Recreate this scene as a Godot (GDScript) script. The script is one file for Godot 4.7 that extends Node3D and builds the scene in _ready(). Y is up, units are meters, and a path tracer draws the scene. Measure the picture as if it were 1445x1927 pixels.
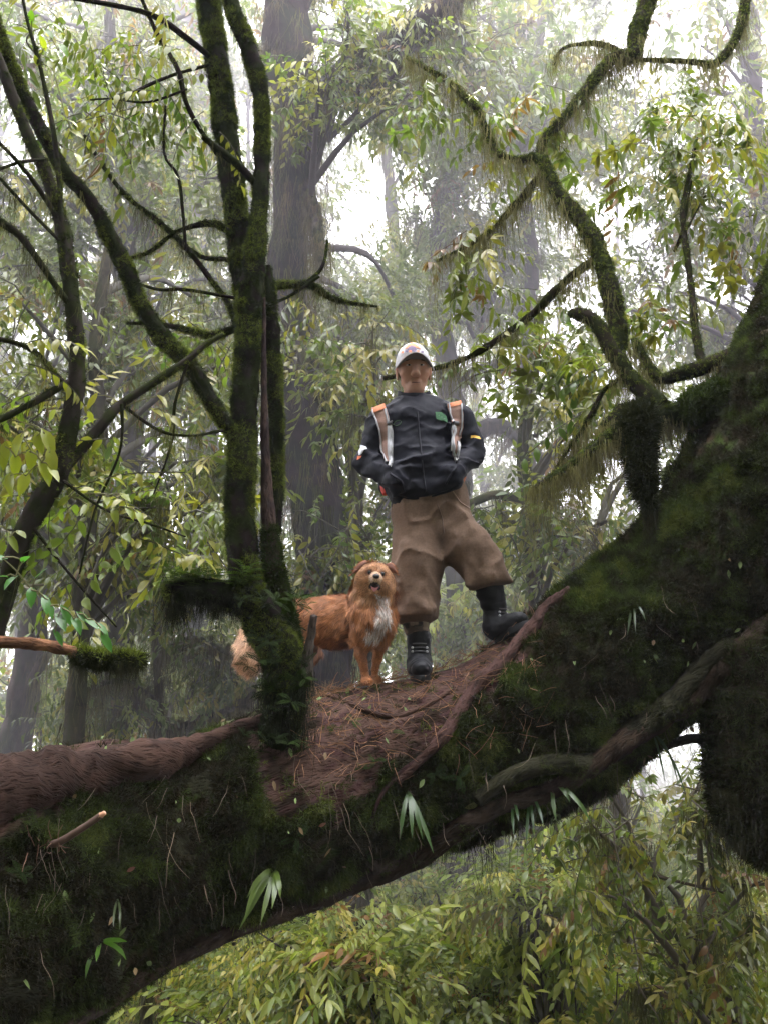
extends Node3D
# A hiker and a dog on a great leaning mossy trunk in a misty cloud forest.

const PITCH := 14.0
const FOV := 55.0
const EYE := Vector3(0, 1.6, 0)
var FOCAL := 963.5 / tan(deg_to_rad(FOV * 0.5))
var rng := RandomNumberGenerator.new()
var noise := FastNoiseLite.new()
var fine := FastNoiseLite.new()
var used := {}
var M := {}
var shapes := {}
var blades := []   # where the leaves of each kind of spray sit

# ------------------------------------------------------------------ helpers
class Shape:
	var v := PackedVector3Array()
	var c := PackedColorArray()
	var u := PackedVector2Array()
	var i := PackedInt32Array()
	func add(p: Vector3, col := Color.WHITE, uv := Vector2.ZERO) -> int:
		v.push_back(p)
		c.push_back(col)
		u.push_back(uv)
		return v.size() - 1
	func tri(a: int, b: int, d: int) -> void:
		i.push_back(a)
		i.push_back(b)
		i.push_back(d)
	func normals() -> PackedVector3Array:
		var n := PackedVector3Array()
		n.resize(v.size())
		for k in range(0, i.size(), 3):
			var a := i[k]
			var b := i[k + 1]
			var d := i[k + 2]
			var f := (v[d] - v[a]).cross(v[b] - v[a])
			n[a] += f
			n[b] += f
			n[d] += f
		for k in n.size():
			n[k] = n[k].normalized() if n[k].length_squared() > 1e-20 else Vector3.UP
		return n
	func mesh(origin := Vector3.ZERO) -> ArrayMesh:
		var out := ArrayMesh.new()
		if i.is_empty():
			return out
		var a := []
		a.resize(Mesh.ARRAY_MAX)
		a[Mesh.ARRAY_NORMAL] = normals()
		if origin != Vector3.ZERO:
			var w := PackedVector3Array()
			w.resize(v.size())
			for k in v.size():
				w[k] = v[k] - origin
			a[Mesh.ARRAY_VERTEX] = w
		else:
			a[Mesh.ARRAY_VERTEX] = v
		a[Mesh.ARRAY_COLOR] = c
		a[Mesh.ARRAY_TEX_UV] = u
		a[Mesh.ARRAY_INDEX] = i
		out.add_surface_from_arrays(Mesh.PRIMITIVE_TRIANGLES, a)
		return out

# the place in the world that lies z metres in front of the lens along -z and shows at that spot of the view
func at(px: float, py: float, z: float) -> Vector3:
	var x := (px - 722.5) / FOCAL
	var y := (963.5 - py) / FOCAL
	var p := deg_to_rad(PITCH)
	var s := z / (cos(p) - y * sin(p))
	return EYE + Vector3(x * s, (y * cos(p) + sin(p)) * s, -z)

func scale_at(py: float, z: float) -> float:
	var p := deg_to_rad(PITCH)
	return z / (cos(p) - (963.5 - py) / FOCAL * sin(p)) / FOCAL

func numbered(called: String) -> String:
	var n: int = used.get(called, 0)
	used[called] = n + 1
	return called if n == 0 else "%s_%03d" % [called, n]

func thing(called: String, label: String, category: String, where := Vector3.ZERO, group := "") -> Node3D:
	var o := Node3D.new()
	o.name = numbered(called)
	add_child(o)
	o.position = where
	o.set_meta("label", label)
	o.set_meta("category", category)
	if group != "":
		o.set_meta("group", group)
	return o

func origin_of(o: Node3D) -> Vector3:
	var p := Vector3.ZERO
	var n: Node = o
	while n != self and n != null:
		p += (n as Node3D).position
		n = n.get_parent()
	return p

func part(parent: Node3D, called: String, shape: Shape, material: Material, label := "") -> MeshInstance3D:
	var o := MeshInstance3D.new()
	o.name = called
	o.mesh = shape.mesh(origin_of(parent))
	o.material_override = material
	parent.add_child(o, true)
	if label != "":
		o.set_meta("label", label)
	return o

func placed(parent: Node3D, called: String, mesh: Mesh, material: Material, xf: Transform3D) -> MeshInstance3D:
	var o := MeshInstance3D.new()
	o.name = called
	o.mesh = mesh
	o.material_override = material
	o.transform = Transform3D(xf.basis, xf.origin - origin_of(parent))
	parent.add_child(o, true)
	return o

func many(parent: Node3D, called: String, mesh: Mesh, material: Material, xfs: Array, cols: Array) -> void:
	if xfs.size() < 9:
		return
	var mm := MultiMesh.new()
	mm.transform_format = MultiMesh.TRANSFORM_3D
	mm.use_colors = true
	mm.mesh = mesh
	mm.instance_count = xfs.size()
	var org := origin_of(parent)
	for k in xfs.size():
		var x: Transform3D = xfs[k]
		x.origin -= org
		mm.set_instance_transform(k, x)
		mm.set_instance_color(k, cols[k])
	var o := MultiMeshInstance3D.new()
	o.name = called
	o.multimesh = mm
	o.material_override = material
	o.set_meta("kind", "stuff")
	parent.add_child(o, true)

func rv() -> Vector3:
	while true:
		var p := Vector3(rng.randf_range(-1, 1), rng.randf_range(-1, 1), rng.randf_range(-1, 1))
		if p.length_squared() <= 1.0 and p.length_squared() > 0.001:
			return p
	return Vector3.UP

func frame(dir: Vector3, up: Vector3) -> Basis:
	# x along dir, y as near up as can be
	var x := dir.normalized()
	var z := x.cross(up)
	if z.length_squared() < 1e-6:
		z = x.cross(Vector3(0.31, 0.2, 0.93))
	z = z.normalized()
	return Basis(x, z.cross(x), z)

func spline(pts: Array, rads: Array, step: float) -> Array:
	# Catmull-Rom through the points; returns [positions, radii]
	var p := PackedVector3Array()
	var r := PackedFloat32Array()
	for k in pts.size() - 1:
		var a: Vector3 = pts[maxi(k - 1, 0)]
		var b: Vector3 = pts[k]
		var c: Vector3 = pts[k + 1]
		var d: Vector3 = pts[mini(k + 2, pts.size() - 1)]
		var n := maxi(1, int(ceil(b.distance_to(c) / step)))
		for j in n:
			var t := float(j) / n
			p.push_back(b.cubic_interpolate(c, a, d, t))
			r.push_back(lerpf(rads[k], rads[k + 1], t * t * (3.0 - 2.0 * t)))
	p.push_back(pts[-1])
	r.push_back(rads[-1])
	return [p, r]

# a swept limb: noise-roughened, closed at both ends
func tube(s: Shape, pts: Array, rads: Array, step: float, seg: int, rough: float, freq: float, col: Color, col2 := Color(0, 0, 0, 0), flat := 1.0) -> void:
	var sp := spline(pts, rads, step)
	var p: PackedVector3Array = sp[0]
	var r: PackedFloat32Array = sp[1]
	var n := p.size()
	var t := (p[1] - p[0]).normalized()
	var a := t.cross(Vector3(0.12, 0.08, 1.0)).normalized()
	var first := s.v.size()
	var along := 0.0
	for k in n:
		var nt := (p[mini(k + 1, n - 1)] - p[maxi(k - 1, 0)]).normalized()
		a = (a - nt * a.dot(nt)).normalized()
		var b := nt.cross(a)
		if k > 0:
			along += p[k].distance_to(p[k - 1])
		for j in seg + 1:
			var f := TAU * float(j % seg) / seg
			var d := a * cos(f) + b * sin(f)
			d.z *= flat
			var q := p[k] + d * r[k]
			var w := 1.0
			if rough > 0.0:
				w = 1.0 + rough * (noise.get_noise_3dv(q * freq) + 0.5 * noise.get_noise_3dv(q * freq * 2.7) + 0.3 * fine.get_noise_3dv(q * freq * 6.0))
			var cc := col
			if col2.a > 0.0:
				cc = col if fine.get_noise_3dv(q * 9.0) + noise.get_noise_3dv(q * 3.0) > 0.0 else col2
			s.add(p[k] + d * r[k] * w, cc, Vector2(r[k] * TAU * j / seg, along))
	for k in n - 1:
		for j in seg:
			var q0 := first + k * (seg + 1) + j
			var q1 := q0 + seg + 1
			s.tri(q0, q1, q0 + 1)
			s.tri(q0 + 1, q1, q1 + 1)
	for e in 2:
		var k := 0 if e == 0 else n - 1
		var tip := p[k] + (p[k] - p[1 if e == 0 else n - 2]).normalized() * r[k] * 0.35
		var m := s.add(tip, col, Vector2(0, along * e))
		for j in seg:
			var q0 := first + k * (seg + 1) + j
			if e == 0:
				s.tri(m, q0, q0 + 1)
			else:
				s.tri(m, q0 + 1, q0)

func line_px(list: Array, z0: float, z1: float) -> Array:
	# [[x, y, radius], ...] in view units -> [points, radii] in metres
	var pts := []
	var rad := []
	for k in list.size():
		var z := lerpf(z0, z1, float(k) / maxf(1.0, list.size() - 1))
		if list[k].size() > 3:
			z = list[k][3]
		pts.append(at(list[k][0], list[k][1], z))
		rad.append(list[k][2] * scale_at(list[k][1], z))
	return [pts, rad]

# one blade-shaped leaf, folded along its midrib and drooping
func leaf(s: Shape, base: Vector3, dir: Vector3, up: Vector3, length: float, width: float, droop: float, col: Color, fold := 0.25) -> void:
	var f := frame(dir, up)
	var prev := []
	var rows := [[0.0, 0.06], [0.25, 0.8], [0.5, 1.0], [0.78, 0.62], [1.0, 0.02]]
	for r in rows:
		var t: float = r[0]
		var w: float = r[1] * width * 0.5
		var c := base + f.x * length * (t - droop * 0.18 * t * t) - Vector3.UP * droop * length * t * t * 0.6
		var k := [s.add(c + f.z * w + f.y * w * fold, col, Vector2(t, 0)), s.add(c, col * Color(0.85, 0.9, 0.8), Vector2(t, 0.5)), s.add(c - f.z * w + f.y * w * fold, col, Vector2(t, 1))]
		if prev:
			for j in 2:
				s.tri(prev[j], prev[j + 1], k[j])
				s.tri(prev[j + 1], k[j + 1], k[j])
		prev = k

func strand(s: Shape, base: Vector3, dir: Vector3, length: float, width: float, sway: float, col: Color, n := 4) -> void:
	# a thin hanging thread: two crossed ribbons with kinks
	var side := dir.cross(rv()).normalized()
	var p := base
	var d := dir.normalized()
	var last := []
	for k in n + 1:
		var w := width * (1.0 - 0.75 * float(k) / n)
		var row := [s.add(p + side * w, col), s.add(p - side * w, col)]
		if last:
			s.tri(last[0], last[1], row[0])
			s.tri(last[1], row[1], row[0])
		last = row
		d = (d + rv() * sway).normalized()
		p += d * length / n

func tex(n: FastNoiseLite, w: int, h: int, ramp: Array) -> ImageTexture:
	# grey noise turned into colours: ramp of [value, Color] in linear colours
	var im := n.get_seamless_image(w, h)
	var out := Image.create(w, h, false, Image.FORMAT_RGB8)
	var g := Gradient.new()
	var offs := PackedFloat32Array()
	var cols := PackedColorArray()
	for r in ramp:
		offs.push_back(r[0])
		cols.push_back((r[1] as Color).linear_to_srgb())
	g.offsets = offs
	g.colors = cols
	for y in h:
		for x in w:
			out.set_pixel(x, y, g.sample(im.get_pixel(x, y).r))
	return ImageTexture.create_from_image(out)

func fnl(freq: float, oct: int, sd: int, kind := FastNoiseLite.TYPE_SIMPLEX_SMOOTH, ridged := false) -> FastNoiseLite:
	var n := FastNoiseLite.new()
	n.noise_type = kind
	n.frequency = freq
	n.seed = sd
	n.fractal_type = FastNoiseLite.FRACTAL_RIDGED if ridged else FastNoiseLite.FRACTAL_FBM
	n.fractal_octaves = oct
	return n

func mat(col: Color, rough := 0.9, vcol := true) -> StandardMaterial3D:
	var m := StandardMaterial3D.new()
	m.albedo_color = col.linear_to_srgb()
	m.roughness = rough
	m.vertex_color_use_as_albedo = vcol
	m.cull_mode = BaseMaterial3D.CULL_DISABLED
	return m

func make_materials() -> void:
	var grain := fnl(0.02, 4, 11, FastNoiseLite.TYPE_SIMPLEX_SMOOTH, true)
	var blot := fnl(0.015, 5, 12)
	var grain_tex := tex(grain, 256, 256, [[0.0, Color(0.35, 0.32, 0.3)], [0.45, Color(0.8, 0.78, 0.75)], [0.75, Color(1.15, 1.05, 1.0)], [1.0, Color(1.0, 0.85, 0.8)]])
	var blot_tex := tex(blot, 256, 256, [[0.0, Color(0.3, 0.3, 0.3)], [0.4, Color(0.7, 0.7, 0.68)], [0.6, Color(1.0, 1.0, 1.0)], [1.0, Color(1.0, 0.95, 0.85)]])
	# bark with fibres that run along the limb
	var b := mat(Color.WHITE, 0.85)
	b.albedo_texture = grain_tex
	b.uv1_scale = Vector3(8.0, 2.6, 1)
	b.heightmap_enabled = true
	b.heightmap_texture = grain_tex
	b.heightmap_scale = 2.2
	b.metallic_specular = 0.18
	M.bark = b
	var bt := mat(Color.WHITE, 0.95)
	bt.albedo_texture = blot_tex
	bt.uv1_triplanar = true
	bt.uv1_world_triplanar = true
	bt.uv1_scale = Vector3(1.6, 1.6, 1.6)
	bt.metallic_specular = 0.15
	M.mossy = bt
	var moss := mat(Color.WHITE, 0.9)
	moss.backlight_enabled = true
	moss.backlight = Color(0.45, 0.5, 0.2).linear_to_srgb()
	moss.metallic_specular = 0.2
	M.moss = moss
	var lf := mat(Color.WHITE, 0.3)
	lf.backlight_enabled = true
	lf.backlight = Color(0.8, 1.0, 0.4).linear_to_srgb()
	M.leaf = lf
	for k in 3:
		var one: StandardMaterial3D = lf.duplicate()
		one.albedo_color = ([Color(0.25, 0.225, 0.04), Color(0.15, 0.19, 0.035), Color(0.09, 0.135, 0.032)][k] as Color).linear_to_srgb()
		M["leaf_%d" % k] = one
	M.wood = mat(Color.WHITE, 0.85)
	var soil := mat(Color.WHITE, 1.0)
	soil.albedo_texture = blot_tex
	soil.uv1_triplanar = true
	soil.uv1_world_triplanar = true
	soil.uv1_scale = Vector3(0.7, 0.7, 0.7)
	M.soil = soil

# small shapes that are instanced by the thousand
func make_shapes() -> void:
	rng.seed = 77
	# sprays of leaves: a thin stem with alternate drooping leaves
	var spray := []
	for kind in 4:
		blades.append([])
		var s := Shape.new()
		var n := 12
		var l := 0.58
		var d := Vector3.RIGHT
		var p := Vector3.ZERO
		var pts := []
		for k in n:
			pts.append(p)
			d = (d + Vector3(0, -0.035 - 0.02 * kind, rng.randf_range(-0.2, 0.2))).normalized()
			p += d * l / n
			var side := 1.0 if k % 2 == 0 else -1.0
			var out := (d * rng.randf_range(0.3, 0.9) + Vector3(0, rng.randf_range(-0.95, 0.1), 0) + Vector3(0, 0, side) * rng.randf_range(0.4, 1.0)).normalized()
			var g := rng.randf_range(0.7, 1.25)
			var up := Vector3.UP + rv() * 0.5
			var ll: float = rng.randf_range(0.065, 0.12) * [1.0, 1.2, 0.78, 1.1][kind]
			leaf(s, p, out, up, ll, rng.randf_range(0.034, 0.05) * [1.0, 0.66, 1.05, 0.8][kind], rng.randf_range(0.2, 0.9), Color(g, g, g))
			blades[kind].append(Transform3D(frame(out, up).scaled(Vector3.ONE * ll), p))
		leaf(s, p, d, Vector3.UP, 0.12, 0.04, 0.6, Color.WHITE)
		tube(s, pts.filter(func(q): return true), range(n).map(func(k): return 0.0035 * (1.0 - 0.6 * k / n)), 0.06, 3, 0.0, 1.0, Color(0.5, 0.4, 0.5))
		spray.append(s.mesh())
	shapes.spray = spray
	# whorls: leaves that hang in a star from the twig's end
	var whorl := []
	for kind in 2:
		var s := Shape.new()
		for w in 3:
			var c := Vector3(0.12 + 0.13 * w, -0.03 * w * w, rng.randf_range(-0.05, 0.05))
			for k in 7:
				var f := TAU * k / 7.0 + rng.randf()
				var g := rng.randf_range(0.7, 1.25)
				leaf(s, c, Vector3(cos(f) * 0.8 + 0.25, rng.randf_range(-0.7, 0.2), sin(f)), Vector3.UP, rng.randf_range(0.09, 0.13), rng.randf_range(0.03, 0.044), rng.randf_range(0.3, 0.9), Color(g, g, g))
		tube(s, [Vector3.ZERO, Vector3(0.2, 0, 0), Vector3(0.4, -0.1, 0)], [0.004, 0.003, 0.002], 0.08, 3, 0.0, 1.0, Color(0.5, 0.4, 0.5))
		whorl.append(s.mesh())
	shapes.whorl = whorl
	# fine small-leaved sprays
	var small := []
	for kind in 3:
		var s := Shape.new()
		for b in 4:
			var d := (Vector3.RIGHT + rv() * 0.7 + Vector3(0, -0.15, 0)).normalized()
			var p := Vector3.ZERO
			for k in 11:
				p += d * 0.034
				d = (d + Vector3(0, -0.05, 0) + rv() * 0.12).normalized()
				var g := rng.randf_range(0.65, 1.3)
				leaf(s, p, d + rv() * 1.1 + Vector3(0, -0.35, 0), Vector3.UP + rv() * 0.4, rng.randf_range(0.045, 0.07), rng.randf_range(0.018, 0.026), rng.randf_range(0.1, 0.6), Color(g, g, g))
		small.append(s.mesh())
	shapes.small = small
	# hanging moss
	var drape := []
	for kind in 4:
		var s := Shape.new()
		for k in 30:
			var b := Vector3(rng.randf_range(-0.1, 0.1), rng.randf_range(-0.01, 0.02), rng.randf_range(-0.035, 0.035))
			var g := rng.randf_range(0.6, 1.3)
			strand(s, b, Vector3(0, -1, 0), rng.randf_range(0.06, 0.4) * (0.6 + 0.3 * kind), rng.randf_range(0.0012, 0.003), 0.3, Color(g, g * 0.97, g * 0.9), 5)
		drape.append(s.mesh())
	shapes.drape = drape
	# moss tufts: short tangled blades standing on a surface (y up)
	var tuft := []
	for kind in 4:
		var s := Shape.new()
		for k in 16:
			var d := (Vector3(0, 0.7, 0) + rv()).normalized()
			var g := rng.randf_range(0.5, 1.4)
			var b := Vector3(rng.randf_range(-0.012, 0.012), -0.004, rng.randf_range(-0.012, 0.012))
			strand(s, b, d, rng.randf_range(0.012, 0.036), rng.randf_range(0.0009, 0.0022), 0.35, Color(g, g, g * 0.9), 3)
		tuft.append(s.mesh())
	shapes.tuft = tuft
	# straggling moss: longer weeping threads (y up = out of the surface, they bend with gravity in place)
	# little fern fronds
	var frond := []
	for kind in 3:
		var s := Shape.new()
		for f in 5:
			var d := (Vector3(0, 0.8, 0) + rv() * 0.9).normalized()
			var p := Vector3.ZERO
			for k in 12:
				p += d * 0.014
				d = (d + Vector3(d.x, -0.35, d.z) * 0.22).normalized()
				var w := 0.034 * sin(PI * (k + 1.5) / 14.0)
				var side := d.cross(Vector3.UP + rv() * 0.05).normalized()
				for q in [-1.0, 1.0]:
					leaf(s, p, side * q + d * 0.4, Vector3.UP, w, 0.011, 0.2, Color(1, 1, 1) * rng.randf_range(0.7, 1.2), 0.1)
		frond.append(s.mesh())
	shapes.frond = frond
	# single leaves for the sprigs that are built leaf by leaf
	var one := []
	for kind in 5:
		var s := Shape.new()
		leaf(s, Vector3.ZERO, Vector3.RIGHT, Vector3.UP, 1.0, 0.3 + 0.035 * kind, 0.12 + 0.16 * kind, Color.WHITE, 0.22)
		one.append(s.mesh())
	shapes.one = one

# gathers what grows on one plant until it is finished
class Growth:
	var node: Node3D
	var xf := {}
	var col := {}
	func put(kind: String, t: Transform3D, c: Color) -> void:
		if not xf.has(kind):
			xf[kind] = []
			col[kind] = []
		xf[kind].append(t)
		col[kind].append(c)

# the sprays that show largest are built leaf by leaf
func single_leaves(g: Growth, sprays: int) -> void:
	var near := []
	for key in g.xf:
		if key.begins_with("spray"):
			for k in g.xf[key].size():
				var p: Vector3 = g.xf[key][k].origin
				var v := p - EYE
				if v.z < -1.0 and absf(v.x / v.z) < 0.40 and v.y / -v.z < 0.85 and v.y / -v.z > -0.24:
					near.append([v.length(), key, k])
	near.sort_custom(func(x, y): return x[0] < y[0])
	var gone := {}
	var stems := Shape.new()
	for q in near.slice(0, sprays):
		var x: Transform3D = g.xf[q[1]][q[2]]
		var c: Color = g.col[q[1]][q[2]]
		var kind := int(q[1].get_slice(":", 1))
		var bin := "leaf_%d" % (0 if c.r > 0.17 else (1 if c.r > 0.1 else 2))
		var last := x.origin
		for b in blades[kind]:
			var t: Transform3D = x * b
			placed(g.node, "leaf", shapes.one[2 + rng.randi() % 3], M[bin], t)
			tube(stems, [last, t.origin], [0.003, 0.0025], 0.2, 3, 0.0, 1.0, Color(0.05, 0.045, 0.025))
			last = t.origin
		gone[q[1] + str(q[2])] = true
	for key in g.xf:
		if key.begins_with("spray"):
			var xs := []
			var cs := []
			for k in g.xf[key].size():
				if not gone.has(key + str(k)):
					xs.append(g.xf[key][k])
					cs.append(g.col[key][k])
			g.xf[key] = xs
			g.col[key] = cs
	if stems.i.size():
		part(g.node, "twigs", stems, M.wood).set_meta("kind", "stuff")

func finish(g: Growth, singles := 0) -> void:
	if singles:
		single_leaves(g, singles)
	var called := {"spray": "crown", "whorl": "crown", "small": "crown", "drape": "hanging_moss", "tuft": "moss", "frond": "fern_tufts"}
	var m := {"spray": M.leaf, "whorl": M.leaf, "small": M.leaf, "drape": M.moss, "tuft": M.moss, "frond": M.moss}
	for key in g.xf:
		var kind: String = key.get_slice(":", 0)
		many(g.node, called[kind], shapes[kind][int(key.get_slice(":", 1))], m[kind], g.xf[key], g.col[key])

func growth(node: Node3D) -> Growth:
	var g := Growth.new()
	g.node = node
	return g

func leaf_col() -> Color:
	var k := rng.randf()
	var g := rng.randf_range(0.75, 1.3)
	if k < 0.03:
		return Color(0.2, 0.1, 0.04) * g
	if k < 0.2:
		return Color(0.27, 0.225, 0.05) * g
	if k < 0.6:
		return Color(0.185, 0.195, 0.042) * g
	return Color(0.115, 0.14, 0.04) * g

func add_spray(g: Growth, kind: String, p: Vector3, dir: Vector3, size: float, col: Color) -> void:
	var b := frame(dir, Vector3.UP + rv() * 0.35) * Basis(Vector3.RIGHT, rng.randf_range(-0.5, 0.5))
	var n: int = shapes[kind].size()
	g.put("%s:%d" % [kind, rng.randi() % n], Transform3D(b.scaled(Vector3.ONE * size), p), Color(col.r, col.g, col.b, 1))

func add_drape(g: Growth, p: Vector3, size: float, col: Color) -> void:
	var b := Basis(Vector3.UP, rng.randf() * TAU).scaled(Vector3(size, size * rng.randf_range(0.6, 1.4), size))
	g.put("drape:%d" % (rng.randi() % 4), Transform3D(b, p), Color(col.r, col.g, col.b, 1))

# moss tufts strewn over a built surface
func scatter_moss(g: Growth, s: Shape, from: int, per_m2: float, size: float, want: Callable) -> void:
	for k in range(from, s.i.size(), 3):
		var a := s.v[s.i[k]]
		var b := s.v[s.i[k + 1]]
		var d := s.v[s.i[k + 2]]
		var nn := (d - a).cross(b - a)
		var area := nn.length() * 0.5
		var n := area * per_m2
		var cnt := int(n) + (1 if rng.randf() < n - int(n) else 0)
		if cnt == 0:
			continue
		nn = nn.normalized()
		for q in cnt:
			var x := rng.randf()
			var y := rng.randf()
			if x + y > 1.0:
				x = 1.0 - x
				y = 1.0 - y
			var p := a + (b - a) * x + (d - a) * y
			var col = want.call(p, nn)
			if col == null:
				continue
			var up := (nn + Vector3(0, -0.25, 0) + rv() * 0.25).normalized()
			var f := frame(rv(), up)
			var bs := Basis(up.cross(f.x).normalized(), up, Vector3.ZERO)
			bs.z = bs.x.cross(up)
			var sc := size * rng.randf_range(0.6, 1.5)
			g.put("tuft:%d" % (rng.randi() % 4), Transform3D(bs.scaled(Vector3.ONE * sc), p), col)

# ------------------------------------------------------------------ sky, camera, light
func make_view() -> void:
	var cam := Camera3D.new()
	cam.name = "camera"
	cam.fov = FOV
	cam.near = 0.05
	cam.far = 400.0
	cam.position = EYE
	cam.rotation_degrees = Vector3(PITCH, 0, 0)
	add_child(cam)
	cam.current = true
	var sky := ProceduralSkyMaterial.new()
	sky.sky_top_color = Color(0.98, 0.98, 1.0)
	sky.sky_horizon_color = Color(1.0, 1.0, 1.0)
	sky.sky_curve = 0.2
	sky.ground_bottom_color = Color(0.16, 0.17, 0.14)
	sky.ground_horizon_color = Color(0.5, 0.52, 0.5)
	sky.ground_curve = 0.1
	sky.sun_angle_max = 0.0
	var env := Environment.new()
	env.background_mode = Environment.BG_SKY
	env.sky = Sky.new()
	env.sky.sky_material = sky
	env.background_energy_multiplier = SKY_POWER
	env.tonemap_mode = Environment.TONE_MAPPER_LINEAR
	env.tonemap_exposure = EXPOSURE
	env.fog_enabled = HAZE > 0.0
	env.fog_density = HAZE
	env.fog_light_color = Color(0.95, 0.96, 1.0)
	env.sdfgi_enabled = true
	env.ssao_enabled = true
	env.ssil_enabled = true
	env.volumetric_fog_enabled = true
	env.volumetric_fog_density = 0.0
	var w := WorldEnvironment.new()
	w.name = "surroundings"
	w.environment = env
	add_child(w)
	var sun := DirectionalLight3D.new()
	sun.name = "overcast_sun"
	sun.light_energy = 0.5
	sun.light_angular_distance = 20.0
	sun.light_color = Color(1.0, 0.98, 0.93)
	sun.shadow_enabled = true
	add_child(sun)
	var mist := FogVolume.new()
	mist.name = "mist"
	mist.shape = RenderingServer.FOG_VOLUME_SHAPE_BOX
	mist.size = Vector3(70, 28, 38)
	mist.position = Vector3(0, 14.6, -24.8)
	var air := FogMaterial.new()
	air.density = 0.03
	air.albedo = Color(0.975, 0.95, 1.0)
	mist.material = air
	mist.set_meta("kind", "stuff")
	mist.set_meta("label", "pale mist hanging between the trees beyond the leaning trunk")
	mist.set_meta("category", "mist")
	add_child(mist)
	sun.look_at_from_position(Vector3.ZERO, -Vector3(0.12, 0.8, -0.55), Vector3.RIGHT)

const SKY_POWER := 2.0
const EXPOSURE := 9.4
const HAZE := 0.0012

# ------------------------------------------------------------------ ground
func ground_y(x: float, z: float) -> float:
	var d := maxf(0.0, -z - 3.0)
	var y := -0.16 * minf(d, 14.0) + 0.10 * maxf(0.0, d - 16.0)
	y += 0.35 * noise.get_noise_2d(x * 1.3, z * 1.3) + 0.9 * noise.get_noise_2d(x * 0.3 + 40.0, z * 0.3)
	if x < -1.0 and z > -6.0:
		y += minf(1.0, (-1.0 - x) * 0.25)
	if z > 2.0:  # unseen bank rising behind the lens, placed to cut low light from the front
		y += 0.38 * (z - 2.0)
	return y

func make_ground() -> void:
	var s := Shape.new()
	var n := 90
	for j in n + 1:
		for k in n + 1:
			var x := -45.0 + 90.0 * k / n
			var z := 40.0 - 90.0 * j / n
			var c := Color(0.045, 0.032, 0.02) if noise.get_noise_2d(x * 2.0, z * 2.0) > 0.0 else Color(0.03, 0.04, 0.014)
			s.add(Vector3(x, ground_y(x, z), z), c)
	for j in n:
		for k in n:
			var a := j * (n + 1) + k
			s.tri(a, a + n + 1, a + 1)
			s.tri(a + 1, a + n + 1, a + n + 2)
	var o := MeshInstance3D.new()
	o.name = "ground"
	o.mesh = s.mesh()
	o.material_override = M.soil
	o.set_meta("kind", "structure")
	add_child(o)

# ------------------------------------------------------------------ the great leaning trunk
# upper and lower edge of the trunk in the view, and how far off it lies
var STATIONS := [
	[-700, 1700, -420, 2650, 3.35], [-420, 1560, -240, 2280, 3.5], [-200, 1482, -50, 2080, 3.7], [0, 1432, 110, 1945, 3.9], [150, 1402, 260, 1838, 4.05], [310, 1404, 400, 1762, 4.2],
	[450, 1356, 540, 1700, 4.3], [560, 1326, 660, 1650, 4.45], [690, 1294, 790, 1600, 4.6], [830, 1264, 950, 1560, 4.7], [960, 1197, 1090, 1512, 4.75],
	[1060, 1114, 1210, 1418, 4.8], [1160, 1037, 1330, 1330, 4.8], [1240, 952, 1480, 1240, 4.8], [1288, 850, 1640, 1100, 4.8], [1335, 750, 1740, 960, 4.82],
	[1400, 630, 1790, 800, 4.85], [1462, 500, 1840, 600, 4.9], [1540, 280, 1880, 340, 5.0], [1620, -100, 1900, -60, 5.2], [1680, -700, 1900, -680, 5.4]]
var axis_p := PackedVector3Array()
var axis_r := PackedFloat32Array()

func trunk_axis() -> void:
	var pts := []
	var rad := []
	for q in STATIONS:
		var t := at(q[0], q[1], q[4])
		var b := at(q[2], q[3], q[4])
		pts.append((t + b) * 0.5)
		rad.append(t.distance_to(b) * 0.5)
	var sp := spline(pts, rad, 0.03)
	axis_p = sp[0]
	axis_r = sp[1]

# where the sight through that spot of the view meets the near side of the trunk: [place, outward, along]
func on_trunk(px: float, py: float) -> Array:
	var d := (at(px, py, 4.0) - EYE).normalized()
	var t := 2.0
	var best := 0
	var least := 1e9
	var hit := EYE + d * 4.0
	while t < 7.5:
		var p := EYE + d * t
		var gap := 1e9
		var near := 0
		for k in range(0, axis_p.size(), 3):
			var g := p.distance_to(axis_p[k]) - axis_r[k]
			if g < gap:
				gap = g
				near = k
		if gap < least:
			least = gap
			hit = p
			best = near
		if gap < 0.004:
			break
		t += maxf(gap * 0.8, 0.01)
	if least > 0.004:   # past the edge: the nearest place on the rim
		hit = axis_p[best] + (hit - axis_p[best]).normalized() * axis_r[best]
	var along := (axis_p[mini(best + 3, axis_p.size() - 1)] - axis_p[maxi(best - 3, 0)]).normalized()
	var out := hit - axis_p[best]
	out = (out - along * out.dot(along)).normalized()
	return [hit, out, along]

const MOSS_DARK := Color(0.017, 0.018, 0.009)
const MOSS_GREEN := Color(0.03, 0.045, 0.009)
const MOSS_BRIGHT := Color(0.16, 0.2, 0.03)
const BARK_RED := Color(0.07, 0.04, 0.035)
const BARK_DARK := Color(0.02, 0.013, 0.011)

# how far down the near side the bare bark reaches, by the trunk's length (0 = the ridge, 1 = the middle of the side)
func bare_share(x: float) -> float:
	var keys := [[-3.0, 0.55], [-1.2, 0.55], [-0.9, 0.2], [-0.55, 0.12], [-0.42, 0.9], [0.1, 0.95], [0.4, 0.62], [0.62, 0.25], [0.75, 0.06], [1.1, 0.0], [4.0, 0.0]]
	for k in keys.size() - 1:
		if x < keys[k + 1][0]:
			return lerpf(keys[k][1], keys[k + 1][1], clampf((x - keys[k][0]) / (keys[k + 1][0] - keys[k][0]), 0, 1))
	return 0.0

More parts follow.
